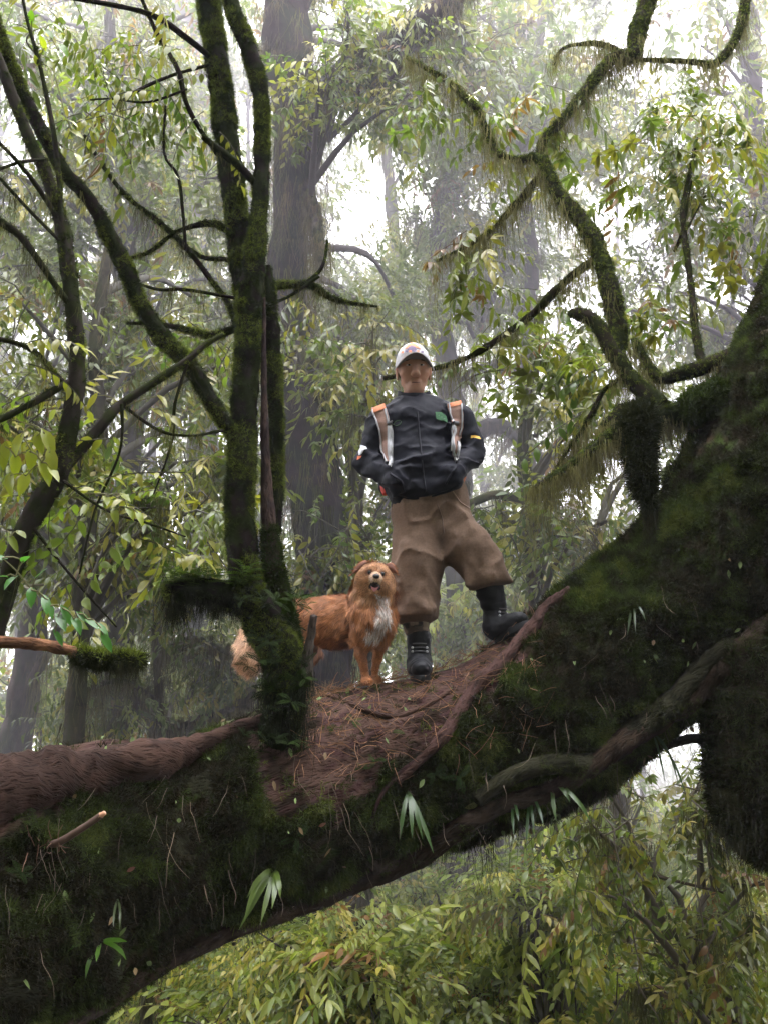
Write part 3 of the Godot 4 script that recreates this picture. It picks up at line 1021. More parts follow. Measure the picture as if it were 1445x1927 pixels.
func make_left_tree() -> void:
	var t := thing("slender_tree", "slender grey-barked tree curving up the edge of the view in front of the leafy thicket", "tree", at(-60, 1500, 3.6))
	var g := growth(t)
	var dark := Color(0.024, 0.022, 0.017)
	var green := Color(0.02, 0.025, 0.01)
	limbs(t, g, [
		[[[-90, 1600, 24], [-40, 1300, 24], [5, 1140, 23], [40, 1020, 25], [80, 940, 27], [112, 885, 25], [132, 800, 22], [146, 700, 20], [140, 600, 19], [128, 500, 19], [120, 440, 18], [105, 380, 16], [85, 320, 15], [60, 270, 14], [20, 170, 13], [-20, 60, 12], [-60, -100, 12]], 3.6, 3.7, 0.3, 6]], "trunk", dark, green)
	limbs(t, g, [
		[[[122, 450, 7], [115, 400, 7], [112, 340, 6], [100, 240, 6], [75, 120, 5], [50, 30, 4], [35, -60, 4]], 3.65, 3.6, 0.2, 2, 3],
		[[[105, 900, 13], [150, 850, 13], [200, 790, 14], [230, 760, 11], [290, 720, 10], [350, 680, 9], [385, 650, 8], [420, 630, 5]], 3.65, 3.95, 0.2, 8],
		[[[-30, 800, 8], [0, 790, 8], [60, 760, 8], [110, 730, 9], [140, 715, 8]], 3.4, 3.65, 0.4, 4, 3],
		[[[140, 740, 7], [100, 700, 7], [70, 665, 6], [30, 645, 6], [-20, 635, 6]], 3.65, 3.4, 0.5, 5, 4],
		[[[-20, 405, 10], [0, 417, 10], [40, 446, 9], [80, 500, 8], [110, 545, 8], [138, 580, 8]], 3.4, 3.65, 0.5, 22],
		[[[-20, 250, 5], [30, 300, 5], [70, 350, 6], [115, 420, 6]], 3.5, 3.65, 0.1, 3, 3],
		[[[0, 335, 4], [60, 400, 4], [120, 460, 4]], 3.5, 3.65, 0.1, 3, 3],
		[[[90, 300, 4], [40, 305, 4], [-10, 322, 4]], 3.65, 3.5, 0.1, 2],
		[[[230, 760, 5], [226, 850, 3], [180, 960, 3], [150, 1080, 2]], 3.7, 3.9, 0.0, 0, 6],
		[[[355, 680, 4], [330, 760, 4], [325, 830, 3], [290, 930, 2]], 3.85, 4.0, 0.1, 4, 4],
		[[[235, 765, 4], [300, 810, 4], [360, 820, 3], [420, 810, 4]], 3.8, 4.0, 0.3, 10],
		[[[120, 905, 4], [200, 960, 3], [280, 985, 3], [350, 1010, 2]], 3.6, 3.8, 0.0, 4, 8],
		[[[60, 990, 4], [140, 1090, 3], [220, 1180, 2]], 3.6, 3.8, 0.0, 0, 6]], "branch", dark, green)
	finish(g, 20)
	# the yellowing sprigs close by, each leaf built
	sprig([60, 800, 3.45], [[0, 790], [40, 820], [85, 815], [60, 850], [30, 860], [80, 870], [10, 840], [95, 850], [50, 895], [95, 880], [20, 895], [70, 820]], 70, Color(0.30, 0.31, 0.03), "yellow-green leafy sprig hanging across the slender tree's lower bend", t)
	sprig([200, 930, 3.6], [[130, 935], [165, 950], [200, 935], [230, 930], [240, 955], [260, 965], [215, 960], [150, 920]], 55, Color(0.24, 0.27, 0.03), "yellow-green sprig just below the slender tree's bend, nearest the twin-stemmed tree", t)
	sprig([215, 750, 3.75], [[180, 745], [215, 755], [225, 770], [300, 745], [310, 775], [325, 785], [290, 770]], 48, Color(0.30, 0.27, 0.03), "small yellow sprig on the bare straight branch", t)
	sprig([15, 1000, 3.4], [[0, 990], [20, 1010], [35, 1000], [5, 1020]], 60, Color(0.20, 0.24, 0.025), "olive-yellow sprig at the foot of the slender tree's bend", t)
	sprig([110, 240, 3.6], [[125, 225], [135, 245], [120, 280], [145, 290], [100, 130], [70, 120], [85, 90]], 44, Color(0.26, 0.26, 0.03), "yellow leaves high on the slender tree's thin second stem", t)
	sprig([60, 60, 3.7], [[30, 45], [60, 40], [85, 55], [45, 70], [100, 45], [110, 95], [115, 85], [70, 30]], 44, Color(0.16, 0.27, 0.03), "bright green sprig in the upper corner above the slender tree", t)
	# the bright green climber
	sprig([60, 1110, 3.2], [[5, 1050], [45, 1055], [30, 1085], [10, 1085], [70, 1085], [60, 1110], [85, 1125], [95, 1140], [120, 1145], [140, 1165], [150, 1155], [165, 1165], [185, 1175], [195, 1195], [110, 1160], [105, 1190]], 56, Color(0.075, 0.2, 0.04), "bright green trailing climber with broad leaves above the broken branch", t)

# a sprig whose leaves are told apart: stem, and one part for each leaf
func sprig(mid: Array, spots: Array, size: float, col: Color, label: String, held: Node3D) -> void:
	var z: float = mid[2]
	var o := thing("leafy_sprig", label, "sprig", at(mid[0], mid[1], z), "sprigs of large leaves on the left")
	var m: StandardMaterial3D = M.leaf.duplicate()
	m.albedo_color = col.linear_to_srgb()
	var m2: StandardMaterial3D = M.leaf.duplicate()
	m2.albedo_color = (col * 0.75).linear_to_srgb()
	var s := Shape.new()
	var pts := spots.map(func(q): return at(q[0], q[1], z + 0.03))
	var px: Vector3 = at(mid[0], mid[1], z + 0.05)
	for k in pts.size():
		var p: Vector3 = pts[k]
		var near := px
		for j in k:
			if p.distance_to(pts[j]) < p.distance_to(near):
				near = pts[j]
		tube(s, [near, (near + p) * 0.5 + Vector3(0, 0.008, 0), p], [0.003, 0.0026, 0.002], 0.03, 4, 0.0, 1.0, Color(0.12, 0.11, 0.04))
		var len := 0.78 * size * scale_at(spots[k][1], z) * rng.randf_range(0.85, 1.2)
		var d := ((p - px).normalized() * 0.8 + Vector3(0.2, -0.45, 0.25) + rv() * 0.5).normalized()
		var b := frame(d, Vector3(0, 0.8, 0.6) + rv() * 0.4)
		placed(o, "leaf", shapes.one[rng.randi() % 5], m if rng.randf() < 0.6 else m2, Transform3D(b.scaled(Vector3.ONE * len), p - d * len * 0.2))
	# a stalk that ties the sprig to the tree
	tube(s, [px, px + Vector3(-0.06, 0.03, -0.1), px + Vector3(-0.05, 0.06, -0.25)], [0.004, 0.004, 0.005], 0.04, 5, 0.0, 1.0, Color(0.07, 0.06, 0.035))
	part(o, "stalk", s, M.wood)

func make_broken_branch() -> void:
	var t := thing("broken_branch", "dead broken branch with peeling reddish wood and a beard of dark moss at its end", "branch", at(-80, 1205, 3.5))
	var g := growth(t)
	var s := Shape.new()
	var l := line_px([[-120, 1190, 14], [0, 1207, 11], [60, 1211, 11], [110, 1218, 11], [160, 1236, 12]], 3.3, 3.5)
	tube(s, l[0], l[1], 0.015, 12, 0.3, 12.0, Color(0.22, 0.11, 0.065), Color(0.11, 0.055, 0.035))
	part(t, "bare_wood", s, M.bark)
	s = Shape.new()
	l = line_px([[140, 1228, 11], [165, 1238, 14], [210, 1242, 15], [255, 1243, 14], [264, 1244, 9]], 3.48, 3.55)
	tube(s, l[0], l[1], 0.015, 14, 0.3, 12.0, Color(0.03, 0.03, 0.015), Color(0.05, 0.055, 0.016))
	part(t, "mossy_end", s, M.mossy)
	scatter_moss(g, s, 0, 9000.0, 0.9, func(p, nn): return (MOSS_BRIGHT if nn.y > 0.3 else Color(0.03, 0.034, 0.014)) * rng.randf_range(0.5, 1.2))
	for k in 60:
		add_drape(g, at(rng.randf_range(150, 262), rng.randf_range(1240, 1258), 3.5 + rng.randf_range(-0.02, 0.06)), rng.randf_range(0.14, 0.3), Color(0.035, 0.036, 0.016) * rng.randf_range(0.6, 1.5))
	finish(g)

# ------------------------------------------------------------------ strap ferns and small things on the trunk
func strap_fern(px: float, py: float, leaves: Array, width: float, col: Color, label: String) -> void:
	var h := on_trunk(px, py)
	var p: Vector3 = h[0]
	var z := -p.z
	var o := thing("strap_fern", label, "fern", p, "strap ferns on the leaning trunk")
	var m: StandardMaterial3D = M.leaf.duplicate()
	m.albedo_color = col.linear_to_srgb()
	for q in leaves:
		# each leaf: a long ribbon from the root to its tip
		var tip: Vector3 = at(q[0], q[1], z - 0.10 - rng.randf() * 0.05)
		var mid: Vector3 = (p + tip) * 0.5 + Vector3(0, 0.18 * p.distance_to(tip), 0.07)
		if q.size() > 2:
			mid = at(q[2], q[3], z - 0.1)
		var s := Shape.new()
		var prev := []
		var w0 := width * scale_at(py, z)
		for k in 11:
			var t := k / 10.0
			var c := p.lerp(mid, t).lerp(mid.lerp(tip, t), t)
			var d := (mid.lerp(tip, t) - p.lerp(mid, t)).normalized()
			var side := d.cross(Vector3(0.15, 0.1, 1.0)).normalized()
			var w := w0 * 0.72 * (0.3 + 0.7 * minf(1.0, 4.0 * t)) * minf(1.0, 3.0 * (1.03 - t))
			var g := rng.randf_range(0.9, 1.1)
			var row := [s.add(c + side * w, Color(g, g, g)), s.add(c + Vector3(0, 0, -0.25 * w), Color(0.8, 0.85, 0.8)), s.add(c - side * w, Color(g, g, g))]
			if prev:
				for j in 2:
					s.tri(prev[j], prev[j + 1], row[j])
					s.tri(prev[j + 1], row[j + 1], row[j])
			prev = row
		part(o, "leaf", s, m)
	var rs := Shape.new()
	for k in 8:
		rootlet(rs, p + rv() * 0.015, rv(), h[1], 0.04, 0.0015, Color(0.05, 0.035, 0.02))
	part(o, "rootstock", rs, M.wood)

func make_small_plants() -> void:
	strap_fern(517, 1635, [[460, 1735, 480, 1650], [465, 1690, 490, 1640], [492, 1735, 505, 1680], [512, 1710, 522, 1660], [528, 1690, 526, 1650], [450, 1750, 492, 1670]], 6.5, Color(0.13, 0.19, 0.035), "strap fern with long pale green leaves hanging below the twin-stemmed tree")
	strap_fern(190, 1772, [[108, 1763, 150, 1735], [130, 1790, 150, 1765], [182, 1810, 185, 1785], [238, 1806, 225, 1775], [162, 1842, 165, 1800], [240, 1772, 215, 1765]], 5.5, Color(0.10, 0.2, 0.03), "starfish-shaped green strap fern with one browned leaf, lowest on the dark trunk")
	strap_fern(768, 1488, [[752, 1580, 758, 1520], [775, 1578, 775, 1520], [795, 1580, 783, 1520], [815, 1605, 795, 1540]], 5.5, Color(0.06, 0.11, 0.03), "grass-like strap fern hanging straight under the hiker")
	strap_fern(965, 1500, [[966, 1570, 962, 1530], [975, 1545, 970, 1515]], 4, Color(0.05, 0.1, 0.03), "two-leaved strap fern, leftmost of the row on the trunk's underside")
	strap_fern(998, 1492, [[1005, 1565, 998, 1525], [1022, 1555, 1012, 1510], [990, 1590, 990, 1540]], 4, Color(0.045, 0.09, 0.03), "three-leaved narrow strap fern in the middle of the row on the trunk's underside")
	strap_fern(1040, 1472, [[1046, 1545, 1036, 1500], [1072, 1510, 1058, 1478], [1112, 1550, 1085, 1490], [1100, 1530, 1070, 1480]], 5.5, Color(0.08, 0.14, 0.035), "four-leaved strap fern, rightmost and palest of the row on the underside")
	strap_fern(1228, 1380, [[1250, 1470, 1240, 1410], [1276, 1480, 1262, 1400], [1290, 1500, 1270, 1420]], 3, Color(0.05, 0.09, 0.03), "thin dark strap fern trailing into the bright gap beside the hanging stub")
	strap_fern(1190, 1130, [[1195, 1190, 1193, 1150], [1215, 1170, 1205, 1140], [1180, 1195, 1184, 1160]], 3, Color(0.05, 0.08, 0.03), "wispy strap fern high on the mossy flank right of the hiker")
	strap_fern(222, 1690, [[226, 1750, 229, 1710], [214, 1745, 214, 1715]], 3, Color(0.07, 0.09, 0.04), "tiny pale strap fern above the starfish-shaped one")
	# fallen leaves lying on the trunk
	var spots := [[400, 1383, 42, Color(0.22, 0.24, 0.09), "pale green fallen leaf lying on the trunk left of the twin-stemmed tree"], [560, 1297, 0, Color.WHITE, ""], [676, 1294, 20, Color(0.2, 0.28, 0.1), "small green fallen leaf by the dog's front paws"], [870, 1515, 34, Color(0.2, 0.2, 0.06), "yellowish fallen leaf caught on the root below the hiker"], [1010, 1070, 0, Color.WHITE, ""], [235, 1640, 16, Color(0.16, 0.06, 0.04), "rust-coloured fallen leaf on the dark side of the trunk"], [595, 1553, 16, Color(0.2, 0.09, 0.04), "brown fallen leaf stuck to the trunk under the twin-stemmed tree"], [1188, 1190, 12, Color(0.3, 0.07, 0.03), "small red leaf on the mossy flank near the hanging stub"]]
	for q in spots:
		if q[2] == 0:
			continue
		var h := on_trunk(q[0], q[1])
		var s := Shape.new()
		var n: Vector3 = h[1]
		var l: float = q[2] * scale_at(q[1], 4.4)
		leaf(s, Vector3.ZERO, h[2] + Vector3(0, 0.1, 0), n, l, l * 0.4, 0.05, Color.WHITE, 0.15)
		var o := MeshInstance3D.new()
		o.name = numbered("fallen_leaf")
		o.mesh = s.mesh()
		var m: StandardMaterial3D = M.leaf.duplicate()
		m.albedo_color = (q[3] as Color).linear_to_srgb()
		o.material_override = m
		o.position = h[0] + n * 0.022
		o.set_meta("label", q[4])
		o.set_meta("category", "leaf")
		o.set_meta("group", "fallen leaves on the trunk")
		add_child(o)

# ------------------------------------------------------------------ the forest around
var openings := []

func open_sky(p: Vector3) -> bool:
	# true inside one of the gaps where the sky looks through the canopy
	for q in openings:
		var a: Vector3 = q[0]
		var d: Vector3 = q[1]
		var t := (p - a).dot(d)
		if t > 0.0 and (p - a - d * t).length() < q[2] * t * (0.75 + 0.5 * noise.get_noise_3dv(p * 1.5) + 0.4 * fine.get_noise_3dv(p * 2.0)):
			return true
	return false

func make_openings() -> void:
	for q in [[740, 335, 75], [680, 415, 85], [650, 320, 45], [610, 60, 45], [645, 195, 36], [1180, 375, 70], [1215, 60, 75], [1300, 70, 60], [1395, 110, 50], [1425, 540, 60], [1390, 330, 50], [1240, 480, 50], [990, 470, 22], [1010, 560, 30], [420, 1090, 26], [345, 885, 24], [270, 1010, 20], [90, 560, 24], [170, 580, 22], [760, 720, 24], [700, 690, 30], [860, 640, 26], [1100, 580, 30], [1250, 620, 40], [1330, 540, 40], [30, 420, 16], [400, 1180, 30], [120, 690, 16], [950, 760, 40], [1050, 820, 36], [900, 830, 30], [1120, 900, 34], [960, 1000, 26], [1000, 900, 40], [1180, 850, 36], [330, 900, 34], [420, 1000, 30], [600, 1000, 24], [620, 760, 30], [580, 880, 24], [240, 1300, 30], [300, 700, 26], [60, 1150, 24]]:
		var d := (at(q[0], q[1], 10.0) - EYE).normalized()
		openings.append([EYE, d, q[2] / FOCAL])

func cluster(t: Node3D, g: Growth, from: Vector3, c: Vector3, r: Vector3, n: int, kind: String, size: float, tone: Color, shade: float, moss: float) -> void:
	var s := Shape.new()
	var mid := from.lerp(c, 0.5) + Vector3(0, 0.12 * from.distance_to(c), 0) + rv() * 0.1 * from.distance_to(c)
	var w := 0.012 + 0.006 * from.distance_to(c)
	tube(s, [from, mid, c], [w * 1.6, w * 1.1, w * 0.6], 0.3, 6, 0.3, 3.0, tone)
	var twigs := maxi(2, n / 10)
	for k in twigs:
		var q := c + rv() * r
		var e := c.lerp(q, 0.5) + Vector3(0, 0.1 * c.distance_to(q), 0)
		tube(s, [c, e, q], [w * 0.5, w * 0.32, 0.003], 0.25, 4, 0.0, 1.0, tone)
		for j in int(ceil(float(n) / twigs)):
			var f := 0.25 + 0.85 * rng.randf()
			var p := (c.lerp(e, f * 2.0) if f < 0.5 else e.lerp(q, f * 2.0 - 1.0)) + rv() * 0.16 * size
			if rng.randf() < 0.6:
				p = c + rv() * r * 1.15
			if open_sky(p) or rng.randf() > clampf(1.15 - 0.05 * (p.y - 3.0), 0.5, 1.0) and p.z < -5.0:
				continue
			var d := (q - c).normalized() * 0.8 + rv() * 0.8 + Vector3(0, -0.3, 0)
			var kd := kind if rng.randf() < 0.85 else ("whorl" if kind == "spray" else kind)
			add_spray(g, kd, p, d, size * rng.randf_range(0.75, 1.2), leaf_col() * shade)
		if rng.randf() < moss:
			for j in 4:
				add_drape(g, c.lerp(q, rng.randf()), size * rng.randf_range(0.5, 1.3), Color(0.1, 0.1, 0.04) * rng.randf_range(0.6, 1.2))
	# bare twigs between the leaves
	for k in 4:
		var q := c + rv() * r * 0.5
		var d := (rv() + Vector3(0, -0.15, 0)).normalized()
		var long := r.x * rng.randf_range(0.8, 1.7)
		tube(s, [q, q + d * long * 0.35 + rv() * long * 0.06, q + d * long * 0.7 + Vector3(0, -0.05 * long, 0) + rv() * long * 0.08, q + d * long + Vector3(0, -0.15 * long, 0)], [0.006, 0.005, 0.004, 0.002], 0.2, 4, 0.0, 1.0, tone)
	part(t, "limb", s, M.wood)

func nearest_on(pts: Array, c: Vector3) -> Vector3:
	var best: Vector3 = pts[0]
	for k in pts.size() - 1:
		for f in 6:
			var p: Vector3 = (pts[k] as Vector3).lerp(pts[k + 1], f / 6.0)
			# limbs rise from below their leaves
			if absf(p.y - c.y + 0.6) + Vector2(p.x - c.x, p.z - c.z).length() < absf(best.y - c.y + 0.6) + Vector2(best.x - c.x, best.z - c.z).length():
				best = p
	return best

# trunk: [[x, y, radius], ...] in view units at distance z; clusters: [x, y, distance, radius, sprays, kind, size]
func forest_tree(called: String, label: String, trunk: Array, z: float, clusters: Array, group := "", tone := Color(0.05, 0.042, 0.03), forks := [], shag := 0) -> void:
	var l := line_px(trunk, z, z)
	var pts: Array = l[0]
	var rad: Array = l[1]
	# the foot stands in the ground
	var foot: Vector3 = pts[0]
	foot.y = minf(foot.y - 0.3, ground_y(foot.x, foot.z) - 0.2)
	pts.push_front(foot)
	rad.push_front(rad[0] * (1.1 if rad[0] > 0.2 else 1.3))
	var t := thing(called, label, "tree", foot + Vector3(0, 0.2, 0), group)
	var g := growth(t)
	var s := Shape.new()
	tube(s, pts, rad, 0.14, 16, 0.28, 2.2, tone, tone * Color(0.7, 0.95, 0.6))
	part(t, "trunk", s, M.mossy)
	hang_along(g, l, shag, 1.3, Color(0.10, 0.09, 0.045))
	shaggy(g, s, shag * 5, clampf(rad[1] * 5.0, 0.2, 1.4))
	for f in forks:
		var fl := line_px(f, z, z - 0.5)
		var fs := Shape.new()
		tube(fs, fl[0], fl[1], 0.14, 14, 0.28, 2.2, tone, tone * Color(0.7, 0.95, 0.6))
		part(t, "limb", fs, M.mossy)
		hang_along(g, fl, shag / 2, 1.3, Color(0.10, 0.09, 0.045))
		shaggy(g, fs, shag * 2, clampf(fl[1][0] * 5.0, 0.2, 1.4))
		if f.size() > 2:
			pts = pts + fl[0]
	for q in clusters:
		var c := at(q[0], q[1], q[2])
		var r: float = q[3] * scale_at(q[1], q[2])
		cluster(t, g, nearest_on(pts, c), c, Vector3(r, r * 0.8, r), q[4], q[5], q[6], tone, 1.0, 0.5)
	finish(g, 20 if z < 7.9 else 0)

# threads of moss all over a trunk
func shaggy(g: Growth, s: Shape, count: int, size: float) -> void:
	for k in count:
		var p := s.v[rng.randi() % s.v.size()]
		add_drape(g, p + Vector3(0, 0.05, 0.02), size * rng.randf_range(0.5, 1.2), (Color(0.10, 0.08, 0.05) if rng.randf() < 0.6 else Color(0.075, 0.08, 0.03)) * rng.randf_range(0.5, 1.3))

func col_clusters(x0: float, x1: float, y0: float, y1: float, z0: float, z1: float, count: int, r: float, n: int, kind: String, size: float) -> Array:
	var out := []
	for k in count:
		out.append([rng.randf_range(x0, x1), lerpf(y0, y1, (k + rng.randf()) / count), rng.randf_range(z0, z1), r * rng.randf_range(0.8, 1.3), n, kind, size])
	return out

func make_forest() -> void:
	make_openings()
	rng.seed = 2024
	# the big forked trunk behind
	forest_tree("forked_tree", "massive shaggy trunk forking in the mist behind the twin-stemmed tree", [[610, 1090, 58], [598, 950, 52], [590, 850, 50], [568, 700, 40], [548, 560, 32], [545, 430, 34], [560, 300, 44], [562, 205, 50], [541, 100, 45], [545, 0, 43], [560, -120, 40], [580, -400, 34]], 7.4,
		col_clusters(700, 900, 20, 220, 8.0, 9.0, 7, 90, 34, "spray", 1.0) + col_clusters(560, 700, -40, 120, 8.3, 9.3, 4, 70, 24, "spray", 1.0) + [[625, 215, 7.0, 45, 18, "whorl", 0.75]] + col_clusters(600, 880, 30, 190, 6.5, 7.3, 8, 60, 22, "spray", 0.75) + col_clusters(560, 760, 540, 760, 8.6, 10.0, 9, 70, 34, "small", 1.2), "", Color(0.028, 0.022, 0.021), [[[568, 215, 38], [640, 155, 34], [700, 115, 36], [760, 75, 32], [830, 20, 22], [900, -60, 12]], [[560, 330, 16], [585, 380, 14], [598, 440, 12], [604, 490, 6]]], 90)
	forest_tree("misty_tree", "pale trunk fading in mist above the slender branches, a moss ball on its side", [[390, 700, 30], [372, 400, 32], [372, 220, 34], [362, 100, 40], [352, 0, 40], [340, -200, 36]], 13.0,
		col_clusters(180, 440, -60, 430, 11.0, 14.0, 16, 90, 40, "small", 1.6), "", Color(0.05, 0.045, 0.045), [[[372, 225, 14], [378, 205, 20], [380, 190, 10]]], 20)
	forest_tree("thin_tree", "thin straight trunk standing in the brightest gap of the canopy", [[752, 640, 11], [742, 450, 11], [732, 330, 10], [724, 250, 9], [718, 120, 8], [715, -50, 7]], 14.0,
		col_clusters(690, 860, 60, 300, 13.0, 15.0, 6, 90, 40, "small", 1.7) + col_clusters(600, 760, 440, 620, 12.0, 15.0, 6, 80, 36, "small", 1.6))
	forest_tree("hazy_tree", "dim trunk rising behind the hiker's cap into hanging foliage", [[860, 900, 26], [840, 700, 22], [825, 560, 20], [830, 420, 18], [850, 250, 15], [880, 0, 12]], 11.0,
		col_clusters(770, 1000, 180, 620, 10.0, 12.0, 16, 85, 40, "small", 1.2), "", Color(0.045, 0.04, 0.035), [[[830, 600, 12], [880, 560, 9], [940, 540, 6]], [[845, 730, 14], [930, 690, 13], [1000, 715, 11], [1050, 740, 8]], [[858, 830, 18], [940, 800, 16], [1000, 850, 13], [1040, 870, 6]]], 60)
	forest_tree("leafy_tree", "bright leafy tree between the hiker's elbow and the mossy boughs", [[1010, 1180, 16], [1000, 1000, 15], [985, 850, 13], [1000, 700, 11], [1020, 560, 8]], 7.6,
		col_clusters(930, 1240, 700, 1080, 6.9, 8.2, 15, 70, 20, "spray", 0.85), "", Color(0.05, 0.045, 0.025), [[[1000, 960, 9], [940, 930, 10], [880, 950, 8], [850, 960, 5]], [[1000, 990, 6], [1070, 1010, 5], [1140, 980, 4]]], 16)
	forest_tree("leafy_tree", "leafy young tree behind the dog and the hiker's left-hand elbow", [[690, 1250, 13], [680, 1100, 12], [665, 900, 11], [650, 760, 9], [640, 640, 6]], 7.8,
		col_clusters(650, 740, 600, 1120, 6.6, 8.0, 9, 60, 22, "spray", 0.75) + col_clusters(545, 640, 600, 790, 7.0, 8.4, 5, 55, 20, "spray", 0.75) + col_clusters(545, 700, 1040, 1130, 6.6, 8.0, 5, 50, 24, "spray", 0.7), "", Color(0.05, 0.045, 0.025), [], 16)
	forest_tree("broadleaf_tree", "tall broadleaf tree filling the upper right against white sky", [[1500, 900, 26], [1470, 650, 24], [1440, 420, 22], [1420, 250, 20], [1410, 60, 18], [1400, -200, 14]], 9.5,
		col_clusters(1180, 1460, 190, 660, 8.3, 10.5, 24, 90, 38, "spray", 0.85) + col_clusters(1280, 1480, -60, 150, 8.5, 10.0, 5, 80, 22, "spray", 1.1), "", Color(0.045, 0.035, 0.04), [], 20)
	forest_tree("broadleaf_tree", "yellow-green leaved tree at the top centre behind thin bare poles", [[990, 800, 14], [1000, 500, 14], [980, 300, 12], [1010, 100, 10], [1030, -100, 8]], 10.5,
		col_clusters(850, 1190, -80, 290, 9.0, 11.5, 20, 95, 36, "whorl", 0.95), "", Color(0.06, 0.05, 0.04), [[[965, 320, 5], [1000, 240, 5], [1035, 150, 4], [1060, 60, 3]], [[950, 330, 5], [1030, 240, 5], [1130, 190, 3]], [[940, 310, 5], [1000, 200, 4], [1080, 140, 3]]], 10)
	forest_tree("thicket_tree", "dark-leaved tree crowding the view's left edge behind the slender tree", [[150, 1250, 18], [160, 1050, 17], [190, 850, 15], [180, 650, 13], [210, 450, 10]], 6.6,
		col_clusters(-40, 420, 560, 1100, 5.6, 8.6, 34, 80, 28, "spray", 0.8), "", Color(0.04, 0.036, 0.026), [], 24)
	forest_tree("thicket_tree", "tall dim tree whose drooping leaves fill the upper left corner", [[240, 1000, 22], [250, 700, 20], [240, 480, 18], [230, 300, 15], [210, 100, 12], [200, -100, 9]], 9.0,
		col_clusters(-40, 420, -60, 520, 7.0, 10.5, 36, 80, 36, "spray", 0.85) + col_clusters(150, 460, 480, 760, 8.0, 10.0, 8, 70, 30, "small", 1.1), "", Color(0.045, 0.04, 0.035), [], 40)
	forest_tree("mossy_snag", "leaning trunk in the pale mist at the lower left edge", [[20, 1480, 34], [40, 1330, 30], [60, 1210, 26], [70, 1080, 22], [60, 900, 18]], 10.0,
		col_clusters(-60, 200, 850, 1120, 9.0, 11.0, 6, 80, 24, "spray", 1.0), "", Color(0.055, 0.045, 0.04), [[[45, 1310, 12], [80, 1250, 9], [110, 1180, 6]]], 14)
	forest_tree("mossy_snag", "slim pole with moss-hung side branches left of the leaning trunk's stub", [[300, 1460, 9], [300, 1350, 9], [295, 1200, 8], [290, 1050, 7], [300, 900, 6]], 8.0,
		col_clusters(140, 460, 1150, 1380, 7.4, 9.5, 9, 60, 18, "small", 1.1), "", Color(0.05, 0.045, 0.03), [[[300, 1390, 7], [380, 1350, 6], [470, 1330, 5]], [[298, 1320, 5], [230, 1280, 5], [160, 1300, 4]], [[300, 1370, 6], [420, 1355, 6], [480, 1300, 5]], [[296, 1240, 5], [360, 1200, 5], [430, 1230, 4]]], 70)
	# trunks that show under the leaning one
	forest_tree("pole_tree", "short dark trunk under the leaning trunk, left one of a pair", [[1085, 1700, 18], [1082, 1620, 17], [1078, 1560, 15], [1090, 1500, 10]], 8.5, [[1060, 1560, 8.4, 50, 16, "spray", 0.9]], "", Color(0.05, 0.042, 0.03), [], 8)
	forest_tree("pole_tree", "brown trunk hung with moss under the leaning trunk, right one of a pair", [[1150, 1720, 24], [1152, 1640, 24], [1160, 1560, 20], [1170, 1470, 16]], 8.8, [[1210, 1500, 8.4, 60, 20, "spray", 0.95]], "", Color(0.07, 0.055, 0.035), [], 14)
	forest_tree("pole_tree", "slanting trunk among the leaves at the lower right", [[1255, 1930, 26], [1290, 1830, 26], [1310, 1760, 22], [1330, 1700, 17]], 8.0, [[1360, 1690, 7.6, 60, 18, "spray", 0.9]], "", Color(0.06, 0.05, 0.03), [], 8)
	forest_tree("leaning_sapling", "sapling arching through yellow-green leaves right of the strap ferns", [[1400, 1960, 8], [1290, 1790, 6], [1230, 1680, 7], [1180, 1610, 8], [1140, 1545, 7]], 6.4,
		col_clusters(1120, 1440, 1440, 1900, 5.6, 6.8, 18, 65, 20, "spray", 0.7), "", Color(0.06, 0.05, 0.03), [[[1230, 1680, 4], [1240, 1760, 4], [1290, 1830, 3]], [[1200, 1640, 4], [1280, 1660, 3], [1360, 1680, 2]]], 0)
	# the wood beyond, tree after tree
	var far := [[40, 16, 30], [150, 22, 26], [260, 18, 28], [430, 20, 30], [500, 15, 22], [640, 24, 18], [800, 22, 20], [930, 17, 16], [1040, 24, 18], [1200, 20, 16], [1330, 25, 18]]
	var where := ["hazy far tree nearest the view's left edge", "hazy far tree behind the slender tree's straight branch", "hazy far tree left of the twin-stemmed tree's long mossy branch", "hazy far tree just left of the twin-stemmed tree", "hazy far tree half hidden by the twin-stemmed tree's right side", "hazy far tree in line with the dog", "hazy far tree straight behind the hiker", "hazy far tree just right of the hiker's shoulder", "hazy far tree behind the fork of the mossy boughs", "hazy far tree behind the hanging moss column", "hazy far tree behind the leaning trunk's upper end"]
	for k in far.size():
		var q: Array = far[k]
		var x: float = q[0]
		var z: float = q[1]
		var lean := rng.randf_range(-50, 50)
		var w: float = q[2] * 0.34
		forest_tree("far_tree", where[k], [[x, 1330, w], [x + lean * 0.4, 1000, w * 0.85], [x + lean, 600, w * 0.7], [x + lean * 1.2, 200, w * 0.5], [x + lean * 1.1, -150, w * 0.35]], z,
			col_clusters(x - 130, x + 130, -100, 1250, z - 1.8, z + 1.8, 22, 110, 44, "spray" if k % 2 == 0 else "small", 1.15 + z * 0.012), "far trees in the mist", Color(0.05, 0.045, 0.04), [], 16)
	# trees just past the edges of the view
	for q in [[-260, 8.5], [-620, 12.0], [1720, 9.0], [1950, 12.5], [2200, 16.0], [-900, 17.0]]:
		var x: float = q[0]
		forest_tree("edge_tree", "leafy tree standing just past the edges of the view", [[x, 1330, 18], [x + 20, 900, 16], [x - 10, 400, 13], [x + 10, -150, 9]], q[1], col_clusters(x - 150, x + 150, -80, 1250, q[1] - 1.5, q[1] + 1.5, 16, 100, 34, "spray", 1.2), "trees past the view's edges")
	# the farthest wood, one mass of leaves in the mist
	var ff := thing("far_forest", "pale mass of misty foliage closing the view behind all the trunks", "forest", Vector3(0, 0, -34))
